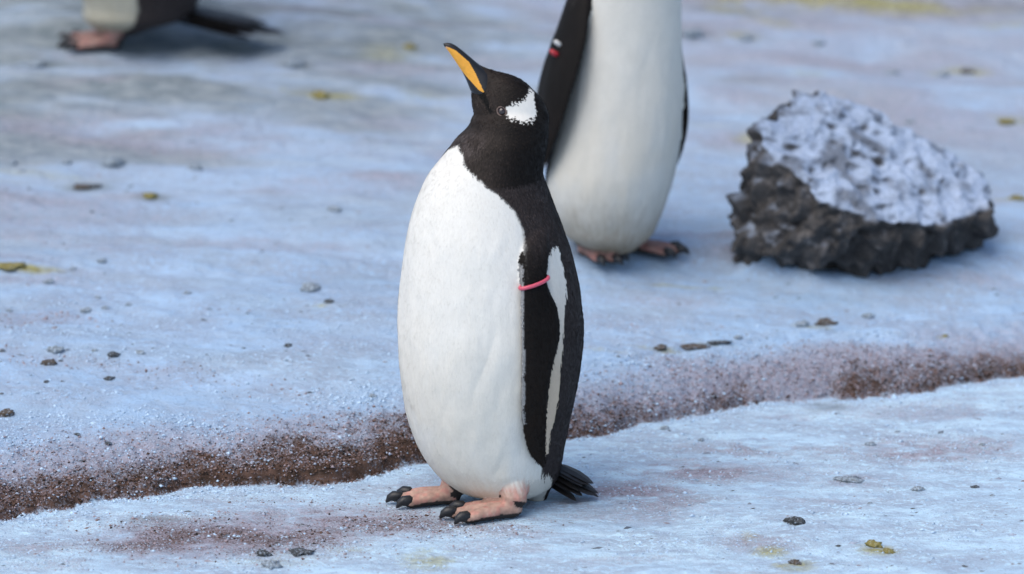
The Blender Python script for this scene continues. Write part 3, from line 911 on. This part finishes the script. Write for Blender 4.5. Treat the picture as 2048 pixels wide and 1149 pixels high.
# after mirroring the front edge stays the front edge
near_heel = on_level(1028, 1034, 0); far_heel = on_level(905, 1008, 0)
tail_tip = on_level(1190, 1001, .003); tail_base = on_plane(1100, 955, .014)
def cr(pts): return [on_plane(x, y, -.1)[[0, 2]] for x, y in pts]
spec1 = dict(tail_w=.016, creases=[(cr([(1002, 600), (992, 660), (972, 720), (950, 770), (940, 830)]), .0013, .008), (cr([(860, 470), (875, 500), (872, 520)]), .0006, .006), (cr([(1010, 900), (1000, 935), (985, 960)]), .0018, .010),
                      (cr([(870, 900), (900, 950), (950, 985)]), .0009, .010), (cr([(905, 560), (915, 640), (905, 720)]), .0006, .010)], torso=T1, phi=PHI1, voxel=.0021, smooth=7, k=1.0, head=(H1, h1, u1, l1, hsec), flippers=[fl, mirror(fl, PHI1)], flip_z=on_plane(0, 452, 0)[2],
             feet=[(near_heel, math.radians(189), .094, np.array([near_heel[0] + .004, near_heel[1] + .03, .085])), (far_heel, math.radians(182), .082, np.array([far_heel[0] + .035, far_heel[1] + .0, .085]))],
             lumps=[([on_plane(1040, 900, .0), on_plane(1060, 945, .0), on_plane(1070, 972, .0), on_plane(1076, 990, .0)], [.060, .046, .034, .018])],
             white=(wz, wt), stripe=(sz, sa, sb), rump=(.060, 1.6, 2.12, np.array([.56, .53, .47])), hood_z=on_plane(0, 350, 0)[2], beak=bsec, orange=ORANGE, beak_from=.075,
             head_paint=[(PATCH, WHITE, .064), ([hp(*q) for q in gape_px], np.array([.005, .0045, .004]), .2)],
             eye=(hp(1004, 213)[0], hp(1004, 213)[1], .0375), tail=(tail_base, tail_tip, .15, .0125), feathers=90000)
p1 = build_penguin('penguin', 'upright penguin with beak raised skyward and pink band on its flipper', base1, spec1)

# pink band round the near flipper
s_ = np.array(sorted(fl))
loop = []
zb, zf = on_plane(0, 520, 0)[2], on_plane(0, 533, 0)[2]
for t in np.linspace(0, 2 * np.pi, 49):
    u = math.cos(t)                                  # +1 rear edge, -1 front edge
    z_ = zf + (zb - zf) * (u + 1) / 2
    a0, a1, of, tk_ = (np.interp(z_, s_[:, 0], s_[:, i]) for i in (1, 2, 3, 4))
    loop.append(T1.point(z_, (a0 + a1) / 2 + (a1 - a0) / 2 * 1.04 * u, of + (tk_ + .0018) * math.sin(t)))
mbd = MB(); mbd.tube(loop, [.0030] * len(loop), 10, 1.0)
bo = link('flipper_band', make_mesh('flipper_band', *mbd.data()), M_BAND, p1)
bo['label'] = 'thin pink plastic band round the flipper'

# ---- the bird behind, facing the camera, blurred
def std_spec(T, phi, k, headc, hyaw, hel, feet, tail, flips, voxel=.004, white_top=.45, extra=None):
    """an ordinary standing pose: head level"""
    hd = np.array([math.cos(hyaw) * math.cos(hel), math.sin(hyaw) * math.cos(hel), math.sin(hel)])
    ld = np.cross(hd, [0, 0, 1.0]); ld /= np.linalg.norm(ld); ud = np.cross(ld, hd)
    if ud[2] < 0: ud = -ud
    sc = lambda L: [tuple(q * k for q in r) for r in L]
    d = dict(torso=T, phi=phi, voxel=voxel, smooth=4, k=k, head=(headc, hd, ud, ld, sc(hsec)), flippers=flips, flip_z=.34 * k, feet=feet,
             white=(np.array([0, .06, .12, .30, .40, .45, .475, .49, .8]) * k, np.array([2.2, 2.05, 1.75, 1.55, 1.6, 1.3, .8, .0, -.3])), rump=(.05 * k, 2.0, 3.3, np.array([.3, .29, .25])), hood_z=.47 * k, beak=sc(bsec),
             orange=[(a * k, b * k) for a, b in ORANGE], beak_from=.075 * k, head_paint=[([(a * k, b * k) for a, b in PATCH], WHITE, .064 * k)],
             eye=(spec1['eye'][0] * k, spec1['eye'][1] * k, .0375 * k), tail=tail)
    if extra: d.update(extra)
    return d

base2 = ground_hit(1232, 516)
Y2 = base2[1]; s2 = px_scale(Y2)
rows2 = [(-250, 1215, 1345), (-200, 1205, 1350), (-150, 1180, 1358), (-80, 1160, 1364), (0, 1150, 1363), (100, 1138, 1364), (200, 1120, 1365), (300, 1099, 1358), (350, 1090, 1349), (400, 1093, 1334), (440, 1108, 1318), (470, 1130, 1303)]
z, xc, hw = plane_levels(rows2, Y2, base2)
extra2 = [(.024, 1222, 58), (.012, 1224, 40), (.006, 1225, 18)]
z = np.concatenate([z, [e[0] for e in extra2]]); xc = np.concatenate([xc, [(e[1] - 1232) * s2 for e in extra2]]); hw = np.concatenate([hw, [e[2] * s2 for e in extra2]])
o = np.argsort(z); T2 = Torso(z[o], xc[o], hw[o])
PHI2 = math.radians(-22)
k2 = .95
def zz2(y): return on_plane(1200, y, Y2)[2] - base2[2]
# its right flipper, held a little away from the flank
fr2 = [(zz2(y), math.radians(a0), math.radians(a1), o_, t_) for y, a0, a1, o_, t_ in ((-70, -58, -92, -.012, .012), (-20, -46, -88, .004, .013), (50, -38, -88, .020, .012), (120, -38, -90, .034, .011), (190, -42, -92, .038, .009), (260, -50, -93, .032, .007), (330, -66, -94, .020, .005), (365, -82, -92, .014, .003))]
fl2 = [(zz2(y), math.radians(a0), math.radians(a1), o_, t_) for y, a0, a1, o_, t_ in ((-60, 92, 125, -.016, .010), (0, 92, 125, -.008, .010), (100, 94, 128, -.002, .007), (170, 93, 126, .006, .005), (220, 93, 124, .0095, .005), (280, 95, 122, .009, .0045), (320, 100, 120, .008, .004), (345, 106, 114, .008, .003))]
def rel(px, py, base, z_=0.0):
    q = on_level(px, py, base[2] + z_) - base; return q
hl = rel(1168, 512, base2); hr = rel(1262, 505, base2)
spec2 = std_spec(T2, PHI2, k2, np.array([T2.at(np.array([T2.z[-1]]))[0][0] , -.01, T2.z[-1] + .02]), math.radians(-55), math.radians(8),
                 [(hl, math.radians(-50), .085, np.array([hl[0] + .01, hl[1] + .03, .08])), (hr, math.radians(-16), .088, np.array([hr[0] - .015, hr[1] + .02, .08]))],
                 (np.array([.0, .10, .05]), np.array([-.05, .21, .006]), .2, .0075), [fr2, fl2], voxel=.0036,
                 extra=dict(pale=np.array([.63, .61, .55]), grime_shade=1.0, skin=np.array([.36, .21, .17]), edge=-1.0, flip_z=zz2(-40), hood_z=zz2(-110), white=(np.array([0, .06, .12, .30, zz2(0), zz2(-60), zz2(-110), zz2(-150), .9]), np.array([2.3, 2.1, 1.75, 1.5, 1.42, 1.2, .7, -.1, -.3])), rump=(.05, 2.3, 3.3, np.array([.3, .29, .25]))))
p2 = build_penguin('penguin', 'out-of-focus penguin standing upright beside the dark rock, white belly turned outward', base2, spec2)
tg = T2.point(zz2(92), math.radians(-62), .044)
m_ = MB(); m_.tube([tg + np.array([-.006, 0, .004]), tg + np.array([0, -.003, 0]), tg + np.array([.006, 0, -.003])], [.0045, .005, .0045], 12); ro = link('flipper_tag', make_mesh('flipper_tag', *m_.data()), M_RED, p2)
tg = T2.point(zz2(74), math.radians(-62), .040)
m_ = MB(); m_.tube([tg + np.array([-.004, 0, .004]), tg + np.array([.004, 0, -.002])], [.004, .004], 12); link('tag_clip', make_mesh('tag_clip', *m_.data()), M_WHITEP, ro)

# ---- the farthest bird: only its feet, vent and tail reach into the picture
base3 = ground_hit(262, 90)
Y3 = base3[1]; s3 = px_scale(Y3)
rows3 = [(-640, 225, 335), (-600, 205, 345), (-560, 190, 350), (-520, 165, 355), (-460, 140, 370), (-380, 120, 390), (-300, 112, 402), (-200, 112, 410), (-120, 122, 412), (-60, 142, 408), (-20, 160, 402), (5, 168, 396)]
z, xc, hw = plane_levels(rows3, Y3, base3)
extra3 = [(.056, 270, 98), (.040, 252, 64), (.024, 242, 34), (.016, 240, 14)]
z = np.concatenate([z, [e[0] for e in extra3]]); xc = np.concatenate([xc, [(e[1] - 262) * s3 for e in extra3]]); hw = np.concatenate([hw, [e[2] * s3 for e in extra3]])
o = np.argsort(z); T3 = Torso(z[o], xc[o], hw[o])
PHI3 = math.radians(84)
def zz3(y): return on_plane(300, y, Y3)[2] - base3[2]
R_ = math.radians
fl3 = [(zz3(-470), R_(-8), R_(30), -.012, .010), (zz3(-420), R_(-12), R_(30), .002, .010), (zz3(-330), R_(-8), R_(28), .010, .008), (zz3(-250), R_(-2), R_(26), .012, .006), (zz3(-170), R_(6), R_(24), .012, .005), (zz3(-110), R_(12), R_(20), .012, .003)]
h3a = rel(232, 99, base3); h3b = rel(226, 88, base3)
spec3 = std_spec(T3, PHI3, .98, np.array([T3.at(np.array([T3.z[-1]]))[0][0], 0, T3.z[-1] + .02]), R_(184), R_(6),
                 [(h3a, R_(184), .098, np.array([h3a[0] + .02, h3a[1] + .02, .09])), (h3b, R_(172), .098, np.array([h3b[0] + .03, h3b[1] + .02, .09]))],
                 (on_plane(360, 34, Y3 - .0) - base3, on_plane(563, 76, Y3 - .02) - base3, .20, .029), [fl3, mirror(fl3, PHI3)], voxel=.0045,
                 extra=dict(pale=np.array([.44, .43, .36]), grime_shade=.3, skin=np.array([.32, .20, .17]), flip_z=zz3(-430), hood_z=zz3(-500), white=(np.array([0, .06, .12, .3, zz3(-430), zz3(-500), zz3(-540), .9]), np.array([1.55, 1.5, 1.5, 1.5, 1.5, 1.1, .0, -.3])), rump=(.0, 9, 9, np.array([.3, .3, .3]))))
p3 = build_penguin('penguin', 'farthest penguin standing in profile, mostly its pink feet and black tail showing', base3, spec3)

# ------------------------------------------------------------------ rock
def build_rock():
    f0 = ground_hit(1650, 552)
    Yr = f0[1]
    pts = [(1476, 542, .07), (1560, 560, .08), (1650, 576, .085), (1740, 576, .085), (1800, 562, .09), (1860, 540, .11), (1930, 512, .15), (1982, 474, .17),
           (1470, 470, .045), (1463, 420, .06), (1488, 350, .07), (1545, 500, -.02), (1640, 500, -.035), (1700, 480, -.04), (1850, 482, .0), (1980, 455, .12),
           (1524, 292, .055), (1590, 350, .0), (1640, 405, -.03), (1740, 440, -.04), (1860, 455, -.005), (1984, 420, .12),
           (1520, 228, .13), (1545, 212, .16), (1600, 190, .21), (1630, 174, .24), (1650, 182, .25), (1760, 228, .27), (1880, 312, .27), (1962, 352, .25), (1988, 400, .19),
           (1560, 470, .34), (1700, 470, .38), (1900, 450, .36)]
    P = np.array([on_plane(x, y, Yr + d) for x, y, d in pts])
    base = np.array([P[:, 0].mean(), Yr + .15, float(ground_h(P[:, 0].mean(), Yr + .15))])
    bm = bmesh.new()
    for p in P - base: bm.verts.new(p)
    bmesh.ops.convex_hull(bm, input=bm.verts)
    me = bpy.data.meshes.new('h'); bm.to_mesh(me); bm.free()
    v = verts_of(me); f = [list(p.vertices) for p in me.polygons]
    me2 = remeshed('rock', v, f, .0036, 3)
    v = verts_of(me2); n = normals_of(me2)
    # rounded knobs and pits, ridged
    warp = np.stack([fbm(v * 22, 3, 81), fbm(v * 22, 3, 82), fbm(v * 22, 3, 83)], 1)
    q = v + .012 * warp
    up = sstep(.15, .75, n[:, 2] + .34 * fbm(v * 16, 3, 80) + .22 * fbm(v * 50, 2, 79))
    knob = 1 - np.abs(vnoise(q * 24, 84)); knob2 = 1 - np.abs(vnoise(q * 52, 85))
    rough = .024 * (knob - .75) + .044 * (.5 - cells(q * 25, 95)) + .014 * (.5 - cells(q * 66, 96)) + .004 * fbm(q * 150, 3, 86)
    soft = .016 * (knob - .75) + .007 * (knob2 - .7) + .002 * fbm(q * 110, 3, 87) + .010 * fbm(v * 14, 2, 88)
    disp = rough * (1 - up) + soft * up
    v2 = v + n * disp[:, None]
    me2.vertices.foreach_set('co', v2.astype(np.float32).ravel()); me2.update()
    n2 = normals_of(me2)
    stone = np.array([.056, .053, .052]) * (1 + .6 * fbm(v * 40, 3, 89))[:, None] + np.array([.10, .09, .085]) * sstep(.2, .6, fbm(v * 60, 3, 90))[:, None]
    frost = np.clip(up * 1.0 * sstep(.15, .75, n2[:, 2] + .16 * fbm(v * 50, 3, 91) + .9 * disp / .01 * .15) * (.35 + .65 * sstep(-.35, .15, fbm(v * [24, 24, 30], 3, 92) + .12)), 0, 1)
    frost = np.maximum(frost, .75 * sstep(.5, .8, n2[:, 2]) * sstep(.1, .5, fbm(v * 25, 3, 93)))
    icy = np.array([.37, .45, .585]) * (1 + .16 * fbm(v * 90, 3, 94))[:, None]
    c = stone * (1 - frost[:, None]) + icy * frost[:, None]
    set_color(me2, 'stone', np.clip(c, .006, .9))
    o = link('rock', me2, attr_mat('frosted_stone', 'stone', .85, 220, .6, .004, .3, .2), None, base)
    return tag(o, 'big craggy dark rock with frosted sloping top beside the blurred penguin', 'rock')
rock = build_rock()

# ------------------------------------------------------------------ loose bits lying about
def dirt_mat(name, col, frost):
    m, nt, b = mat_new(name)
    tc = nd(nt, 'ShaderNodeTexCoord').outputs['Object']
    n = noise(nt, tc, 130, 5); n2 = noise(nt, tc, 330, 4)
    c = mixc(nt, ramp(nt, n, .3, .7), tuple(x * .55 for x in col), tuple(x * 1.4 for x in col))
    c = mixc(nt, ramp(nt, n2, .62 - frost * .3, .80 - frost * .3), c, (.40, .49, .60))
    nt.links.new(c, b.inputs['Base Color'])
    b.inputs['Roughness'].default_value = .9; b.inputs['Specular IOR Level'].default_value = .2
    bump(nt, b, n, .8, .005)
    return m
M_CLOD = dirt_mat('dark_dirt', (.060, .064, .066), .3)
M_BROWN = dirt_mat('brown_dirt', (.095, .075, .058), .3)
M_OLIVE = dirt_mat('olive_dropping', (.24, .21, .075), .15)
M_GREY = dirt_mat('grey_green_dirt', (.21, .245, .27), .55)

def lump(seed, sx, sy, sz, yaw):
    bm = bmesh.new(); bmesh.ops.create_icosphere(bm, subdivisions=3, radius=1)
    v = np.array([p.co[:] for p in bm.verts])
    r = 1 + .42 * fbm(v * 1.6 + seed * 9.1, 2, 101) + .30 * vnoise(v * 4.2 + seed, 102) + .14 * vnoise(v * 9 + seed, 103)
    v = v * r[:, None] * [sx, sy, sz]
    c, s_ = math.cos(yaw), math.sin(yaw)
    v[:, :2] = v[:, :2] @ np.array([[c, s_], [-s_, c]])
    for p, q in zip(bm.verts, v): p.co = q
    me = bpy.data.meshes.new('lump'); bm.to_mesh(me); bm.free()
    me.polygons.foreach_set('use_smooth', [True] * len(me.polygons))
    return me

bits = [
 # px, py, width px, name, material, yaw, label, group
 (1588, 1045, 42, 'clod', M_CLOD, -.3, 'dark knobbly clod lying apart on clean snow in front of the bank', None),
 (1748, 1092, 40, 'dropping', M_OLIVE, -.5, 'larger half of a split olive dropping on the snow', None),
 (1776, 1106, 30, 'dropping', M_OLIVE, -.6, 'smaller half of a split olive dropping on the snow', None),
 (1590, 1128, 28, 'dropping', M_BROWN, -.7, 'brown pellet lying in a yellow-green stain', None),
 (1950, 975, 19, 'pebble', M_CLOD, 0, 'small near-black pebble alone on the snow before the bank', None),
 (1835, 980, 28, 'pebble', M_GREY, -.4, 'rounded grey-green pebble on the snow beside a black pebble', None),
 (600, 1106, 56, 'clod', M_CLOD, .1, 'wide flat dark clod, longest of three beside the mauve smear', None),
 (528, 1110, 36, 'clod', M_CLOD, .0, 'short dark clod next to a wider flat one by the mauve smear', None),
 (542, 1134, 44, 'clod', M_GREY, .1, 'grey-green clod in front of two darker ones by the mauve smear', None),
 (1322, 698, 26, 'clod', M_BROWN, .1, 'roundest dark brown clod in the groove along the bank top', None),
 (1385, 694, 74, 'clod', M_BROWN, .12, 'long thin dark crumb strip lying in the groove along the bank top', None),
 (1440, 688, 50, 'clod', M_CLOD, .12, 'short dark crumb strip lying in the groove along the bank top', None),
 (1476, 677, 20, 'clod', M_GREY, .1, 'little grey clod at the end of the groove on the bank top', None),
 (1604, 652, 34, 'clod', M_GREY, .1, 'grey clod on the bank top in front of the rock', None),
 (1650, 650, 44, 'clod', M_BROWN, .1, 'flat brown crumb strip beside the grey clod before the rock', None),
 (1735, 635, 26, 'clod', M_GREY, .1, 'small grey crumb on the bank top below the rock', None),
 (1890, 675, 13, 'dropping', M_OLIVE, 0, 'tiny olive dropping high on the mauve bank slope', None),
 (658, 606, 22, 'pebble', M_CLOD, 0, 'dark pebble with a yellowish smear behind the beak-raised penguin', None),
 (1697, 960, 62, 'clod', M_GREY, -.15, 'long flat grey sliver pressed into the snow before the bank', None),
 (1740, 890, 22, 'pebble', M_GREY, 0, 'grey pebble on mauve tinted snow just before the bank', None),
 (1402, 883, 15, 'pebble', M_GREY, .4, 'tiny grey pebble close to the foot of the bank', None),
 (1330, 860, 20, 'pebble', M_GREY, .2, 'grey crumb fallen at the foot of the bank', None),
 (1965, 889, 14, 'pebble', M_GREY, .2, None, 'f'), (1985, 992, 11, 'pebble', M_GREY, .2, None, 'f'), (1795, 865, 12, 'pebble', M_GREY, .2, None, 'f'), (1740, 1008, 10, 'pebble', M_GREY, 0, None, 'f'),
 (98, 566, 22, 'pebble', M_GREY, 0, None, 'm'), (195, 597, 15, 'pebble', M_GREY, 0, None, 'm'), (210, 619, 15, 'pebble', M_GREY, .3, None, 'm'), (172, 620, 26, 'pebble', M_GREY, 0, None, 'm'),
 (257, 610, 15, 'pebble', M_GREY, 0, None, 'm'), (374, 588, 18, 'pebble', M_GREY, 0, None, 'm'), (146, 538, 16, 'pebble', M_GREY, 0, None, 'm'), (576, 693, 18, 'pebble', M_CLOD, 0, None, 'd'),
 (226, 713, 26, 'pebble', M_CLOD, 0, None, 'd'), (218, 758, 22, 'pebble', M_CLOD, 0, None, 'd'), (92, 763, 12, 'pebble', M_CLOD, 0, None, 'd'), (4, 702, 16, 'pebble', M_CLOD, 0, None, 'd'),
 (110, 703, 34, 'pebble', M_GREY, 0, None, 'm'), (280, 708, 22, 'pebble', M_GREY, 0, None, 'm'), (155, 872, 13, 'pebble', M_CLOD, 0, None, 'd'), (216, 888, 15, 'pebble', M_CLOD, .3, None, 'd'),
 (190, 703, 14, 'pebble', M_GREY, 0, None, 'm'), (745, 792, 16, 'pebble', M_GREY, 0, None, 'm'), (18, 622, 14, 'pebble', M_GREY, 0, None, 'm'), (204, 523, 20, 'pebble', M_GREY, 0, None, 'm'),
 (97, 728, 36, 'clod', M_BROWN, 0, 'small brown clod behind the bank among grey pebbles', None),
 (14, 829, 36, 'clod', M_BROWN, .05, 'flat brown clod on the pale crest of the bank', None),
 (622, 579, 44, 'clod', M_GREY, .1, 'long flat grey-green clod behind the beak-raised penguin', None),
 (668, 421, 30, 'clod', M_GREY, 0, 'grey clod alone on pale frost behind the beak-raised penguin', None),
 (165, 378, 40, 'clod', M_BROWN, 0, 'brown half of a blurred pair of touching clods', None), (194, 375, 22, 'clod', M_CLOD, 0, 'dark half of a blurred pair of touching clods', None),
 (300, 395, 36, 'clod', M_OLIVE, .1, 'blurred olive clod near a touching pair of brown clods', None),
 (228, 327, 44, 'clod', M_GREY, .2, None, 'b'), (590, 132, 44, 'clod', M_GREY, 0, None, 'b'), (66, 130, 66, 'clod', M_GREY, 0, None, 'b'), (25, 327, 22, 'clod', M_GREY, 0, None, 'b'), (134, 327, 24, 'clod', M_GREY, 0, None, 'b'),
 (390, 338, 30, 'clod', M_GREY, 0, None, 'b'), (1385, 70, 44, 'clod', M_GREY, 0, None, 'b'), (1492, 78, 34, 'clod', M_GREY, 0, None, 'b'), (1636, 88, 24, 'clod', M_GREY, 0, None, 'b'), (1785, 148, 34, 'clod', M_GREY, 0, None, 'b'),
 (1888, 150, 24, 'clod', M_GREY, 0, None, 'b'), (1932, 146, 30, 'clod', M_BROWN, 0, 'blurred brown clod in a yellowish stain far behind the rock', None), (1820, 245, 22, 'clod', M_GREY, 0, None, 'b'),
 (640, 193, 40, 'clod', M_OLIVE, 0, 'blurred olive clod in a yellow stain far behind the raised beak', None), (820, 95, 30, 'clod', M_OLIVE, 0, 'blurred olive clod in a greenish stain far behind the raised beak', None),
 (20, 532, 66, 'clod', M_OLIVE, 0, 'long olive clump in a yellow-green streak on the frost', None),
 (2035, 398, 30, 'clod', M_OLIVE, 0, 'olive clump on the frost beyond the rock', None), (2012, 246, 36, 'clod', M_OLIVE, 0, 'blurred olive clump on pinkish frost beyond the rock', None),
]
shared = {'f': ('tiny grey crumb scattered on the snow between the bank and the olive dropping', 'crumbs on the snow before the bank'),
          'm': ('small grey pebble, one of many on the frost behind the brown bank', 'grey pebbles on the frost behind the bank'),
          'd': ('small near-black pebble, one of several on the frost behind the brown bank', 'dark pebbles on the frost behind the bank'),
          'b': ('blurred grey-green clod on the distant frosted slope', 'blurred clods on the distant slope')}
for i, (px, py, w, nm_, mt, yaw, lab, g) in enumerate(bits):
    c = ground_hit(px, py)
    sc_ = np.linalg.norm(c - CAM) / FPX * w / 2 * .9
    thin = w > 40 and 'strip' in (lab or '')
    me = lump(i + 1, sc_, sc_ * (.28 if thin else .75), max(sc_ * (.18 if w > 48 else .52), .0015), yaw)
    o = link(nm_, me, mt, None, (c[0], c[1], c[2] + max(sc_ * (.02 if w > 48 else .06), .0003)))
    if g: tag(o, shared[g][0], nm_, shared[g][1])
    else: tag(o, lab, nm_)

# crumbs of earth and frost on the face of the bank
wgt = (brown * 1.0 + pink * np.where(X > .1, .7, .4)) * (np.abs(X) < 1.15) * (Y > -.35) * (Y < .7) * (Dk > -.02)
wgt += .6 * np.clip(brown * (Dk < -.02) * (np.abs(X) < 1.1) * (Y > -.35), 0, 1)
cell = np.where(Y < .62, 1.0, 1.3)
wgt = wgt * cell
nC = 62000
ci = rng.choice(len(gv), nC, p=wgt / wgt.sum())
cp = gv[ci] + rng.normal(0, .0018, (nC, 3)) * [1, 1, 0]
octv = np.array([[1, 0, 0], [-1, 0, 0], [0, 1, 0], [0, -1, 0], [0, 0, 1], [0, 0, -1]], float)
octf = np.array([[0, 2, 4], [2, 1, 4], [1, 3, 4], [3, 0, 4], [2, 0, 5], [1, 2, 5], [3, 1, 5], [0, 3, 5]])
sz_ = rng.gamma(2.2, .00044, nC).clip(.0005, .0032)
cv = cp[:, None, :] + (octv[None] * rng.uniform(.55, 1.35, (nC, 6, 1))) * sz_[:, None, None] * np.array([1.1, 1.1, .8]) + rng.normal(0, .25, (nC, 6, 3)) * sz_[:, None, None]
cf = (octf[None] + (np.arange(nC) * 6)[:, None, None]).reshape(-1, 3)
cme = bpy.data.meshes.new('bank_crumbs')
cme.vertices.add(nC * 6); cme.vertices.foreach_set('co', cv.astype(np.float32).ravel())
cme.loops.add(cf.size); cme.loops.foreach_set('vertex_index', cf.astype(np.int32).ravel())
cme.polygons.add(len(cf)); cme.polygons.foreach_set('loop_start', np.arange(0, cf.size, 3, dtype=np.int32)); cme.polygons.foreach_set('loop_total', np.full(len(cf), 3, np.int32))
cme.update(calc_edges=True)
pal = np.array([[.05, .03, .02], [.12, .07, .05], [.20, .14, .13], [.33, .27, .29], [.38, .43, .53], [.03, .025, .022]])
bv = brown[ci]
pr = np.stack([.28 * bv, .28 * bv, .2 + 0 * bv, .45 * (1 - bv) + .1, .55 * (1 - bv) + .05, .16 * bv], 1); pr /= pr.sum(1)[:, None]
kk = (rng.random(nC)[:, None] > np.cumsum(pr, 1)).sum(1).clip(0, 5)
set_color(cme, 'crumb', np.repeat(pal[kk] * rng.uniform(.75, 1.25, (nC, 1)), 6, 0))
co = link('bank_crumbs', cme, attr_mat('crumb', 'crumb', .9, 300, .3, .001, .2, .2))
tag(co, 'loose crumbs of brown earth and frost covering the bank face', 'crumbs', kind='stuff')

# fine flecks of dirt strewn over the frost
nF = 3200
fx = rng.uniform(-1.1, 1.1, nF); fy = rng.uniform(-.34, 1.6, nF) ** 1.0
dens = .5 + .5 * fbm(np.stack([fx * 4, fy * 9, fx * 0], 1), 3, 121)
keep = (rng.random(nF) < dens * 1.3) & ~(((fx + .02) / .2) ** 2 + ((fy + .02) / .1) ** 2 < 1)
fx, fy = fx[keep], fy[keep]; nF = len(fx)
fz = ground_h(fx, fy)
sf = rng.gamma(2.0, .0009, nF).clip(.0008, .0060)
yw = rng.normal(0, .5, nF)
ov = octv[None] * rng.uniform(.5, 1.4, (nF, 6, 1)) * np.array([1.7, .8, .42])
rx_ = ov[:, :, 0] * np.cos(yw)[:, None] - ov[:, :, 1] * np.sin(yw)[:, None]
ry_ = ov[:, :, 0] * np.sin(yw)[:, None] + ov[:, :, 1] * np.cos(yw)[:, None]
fv_ = np.stack([rx_, ry_, ov[:, :, 2]], 2) * sf[:, None, None] + np.stack([fx, fy, fz], 1)[:, None, :]
ffc = (octf[None] + (np.arange(nF) * 6)[:, None, None]).reshape(-1, 3)
fme = make_mesh('dirt_flecks', fv_.reshape(-1, 3), ffc.tolist(), smooth=False)
palf = np.array([[.20, .23, .28], [.13, .15, .18], [.26, .23, .25], [.08, .085, .09], [.30, .34, .42]])
set_color(fme, 'crumb', np.repeat(palf[rng.integers(0, 5, nF)] * rng.uniform(.8, 1.2, (nF, 1)), 6, 0))
fo_ = link('dirt_flecks', fme, bpy.data.materials['crumb'])
tag(fo_, 'fine grey flecks of dirt strewn over the frosted ground', 'flecks', kind='stuff')

# crusty grains of snow, thickest along the foot and the crown of the bank
wg = (np.abs(X) < 1.12) * (Y > -.35) * (Y < .75)
wg = wg * (.22 * sstep(-.2, .4, nm + .6 * nf) + 1.0 * np.exp(-((Dk + .014) / .022) ** 2) * sstep(-.4, .3, nm) + .8 * np.exp(-((tk - .95) / .25) ** 2) * sstep(-.3, .3, nm)) * (1 - .85 * brown)
wg = wg * ~((((X + .02) / .2) ** 2 + ((Y + .02) / .1) ** 2) < 1)
nG = 32000
gi = rng.choice(len(gv), nG, p=wg / wg.sum())
gp_ = gv[gi] + rng.normal(0, .0018, (nG, 3)) * [1, 1, 0]
gs = rng.gamma(2.0, .00060, nG).clip(.0005, .0042) * np.where(np.abs(Dk[gi] + .012) < .02, 1.1, .9)
gvv = gp_[:, None, :] + octv[None] * rng.uniform(.6, 1.3, (nG, 6, 1)) * gs[:, None, None] * np.array([1.2, 1.1, .7]) + rng.normal(0, .2, (nG, 6, 3)) * gs[:, None, None]
gff = (octf[None] + (np.arange(nG) * 6)[:, None, None]).reshape(-1, 3)
sme = bpy.data.meshes.new('snow_grains')
sme.vertices.add(nG * 6); sme.vertices.foreach_set('co', gvv.astype(np.float32).ravel())
sme.loops.add(gff.size); sme.loops.foreach_set('vertex_index', gff.astype(np.int32).ravel())
sme.polygons.add(len(gff)); sme.polygons.foreach_set('loop_start', np.arange(0, gff.size, 3, dtype=np.int32)); sme.polygons.foreach_set('loop_total', np.full(len(gff), 3, np.int32))
sme.polygons.foreach_set('use_smooth', np.ones(len(gff), bool))
sme.update(calc_edges=True)
set_color(sme, 'crumb', np.repeat(np.array([.52, .68, .85]) * rng.uniform(.72, 1.08, (nG, 1)), 6, 0))
so = link('snow_grains', sme, bpy.data.materials['crumb'])
tag(so, 'crusty pale grains of snow along the bank and over the ground', 'snow', kind='stuff')
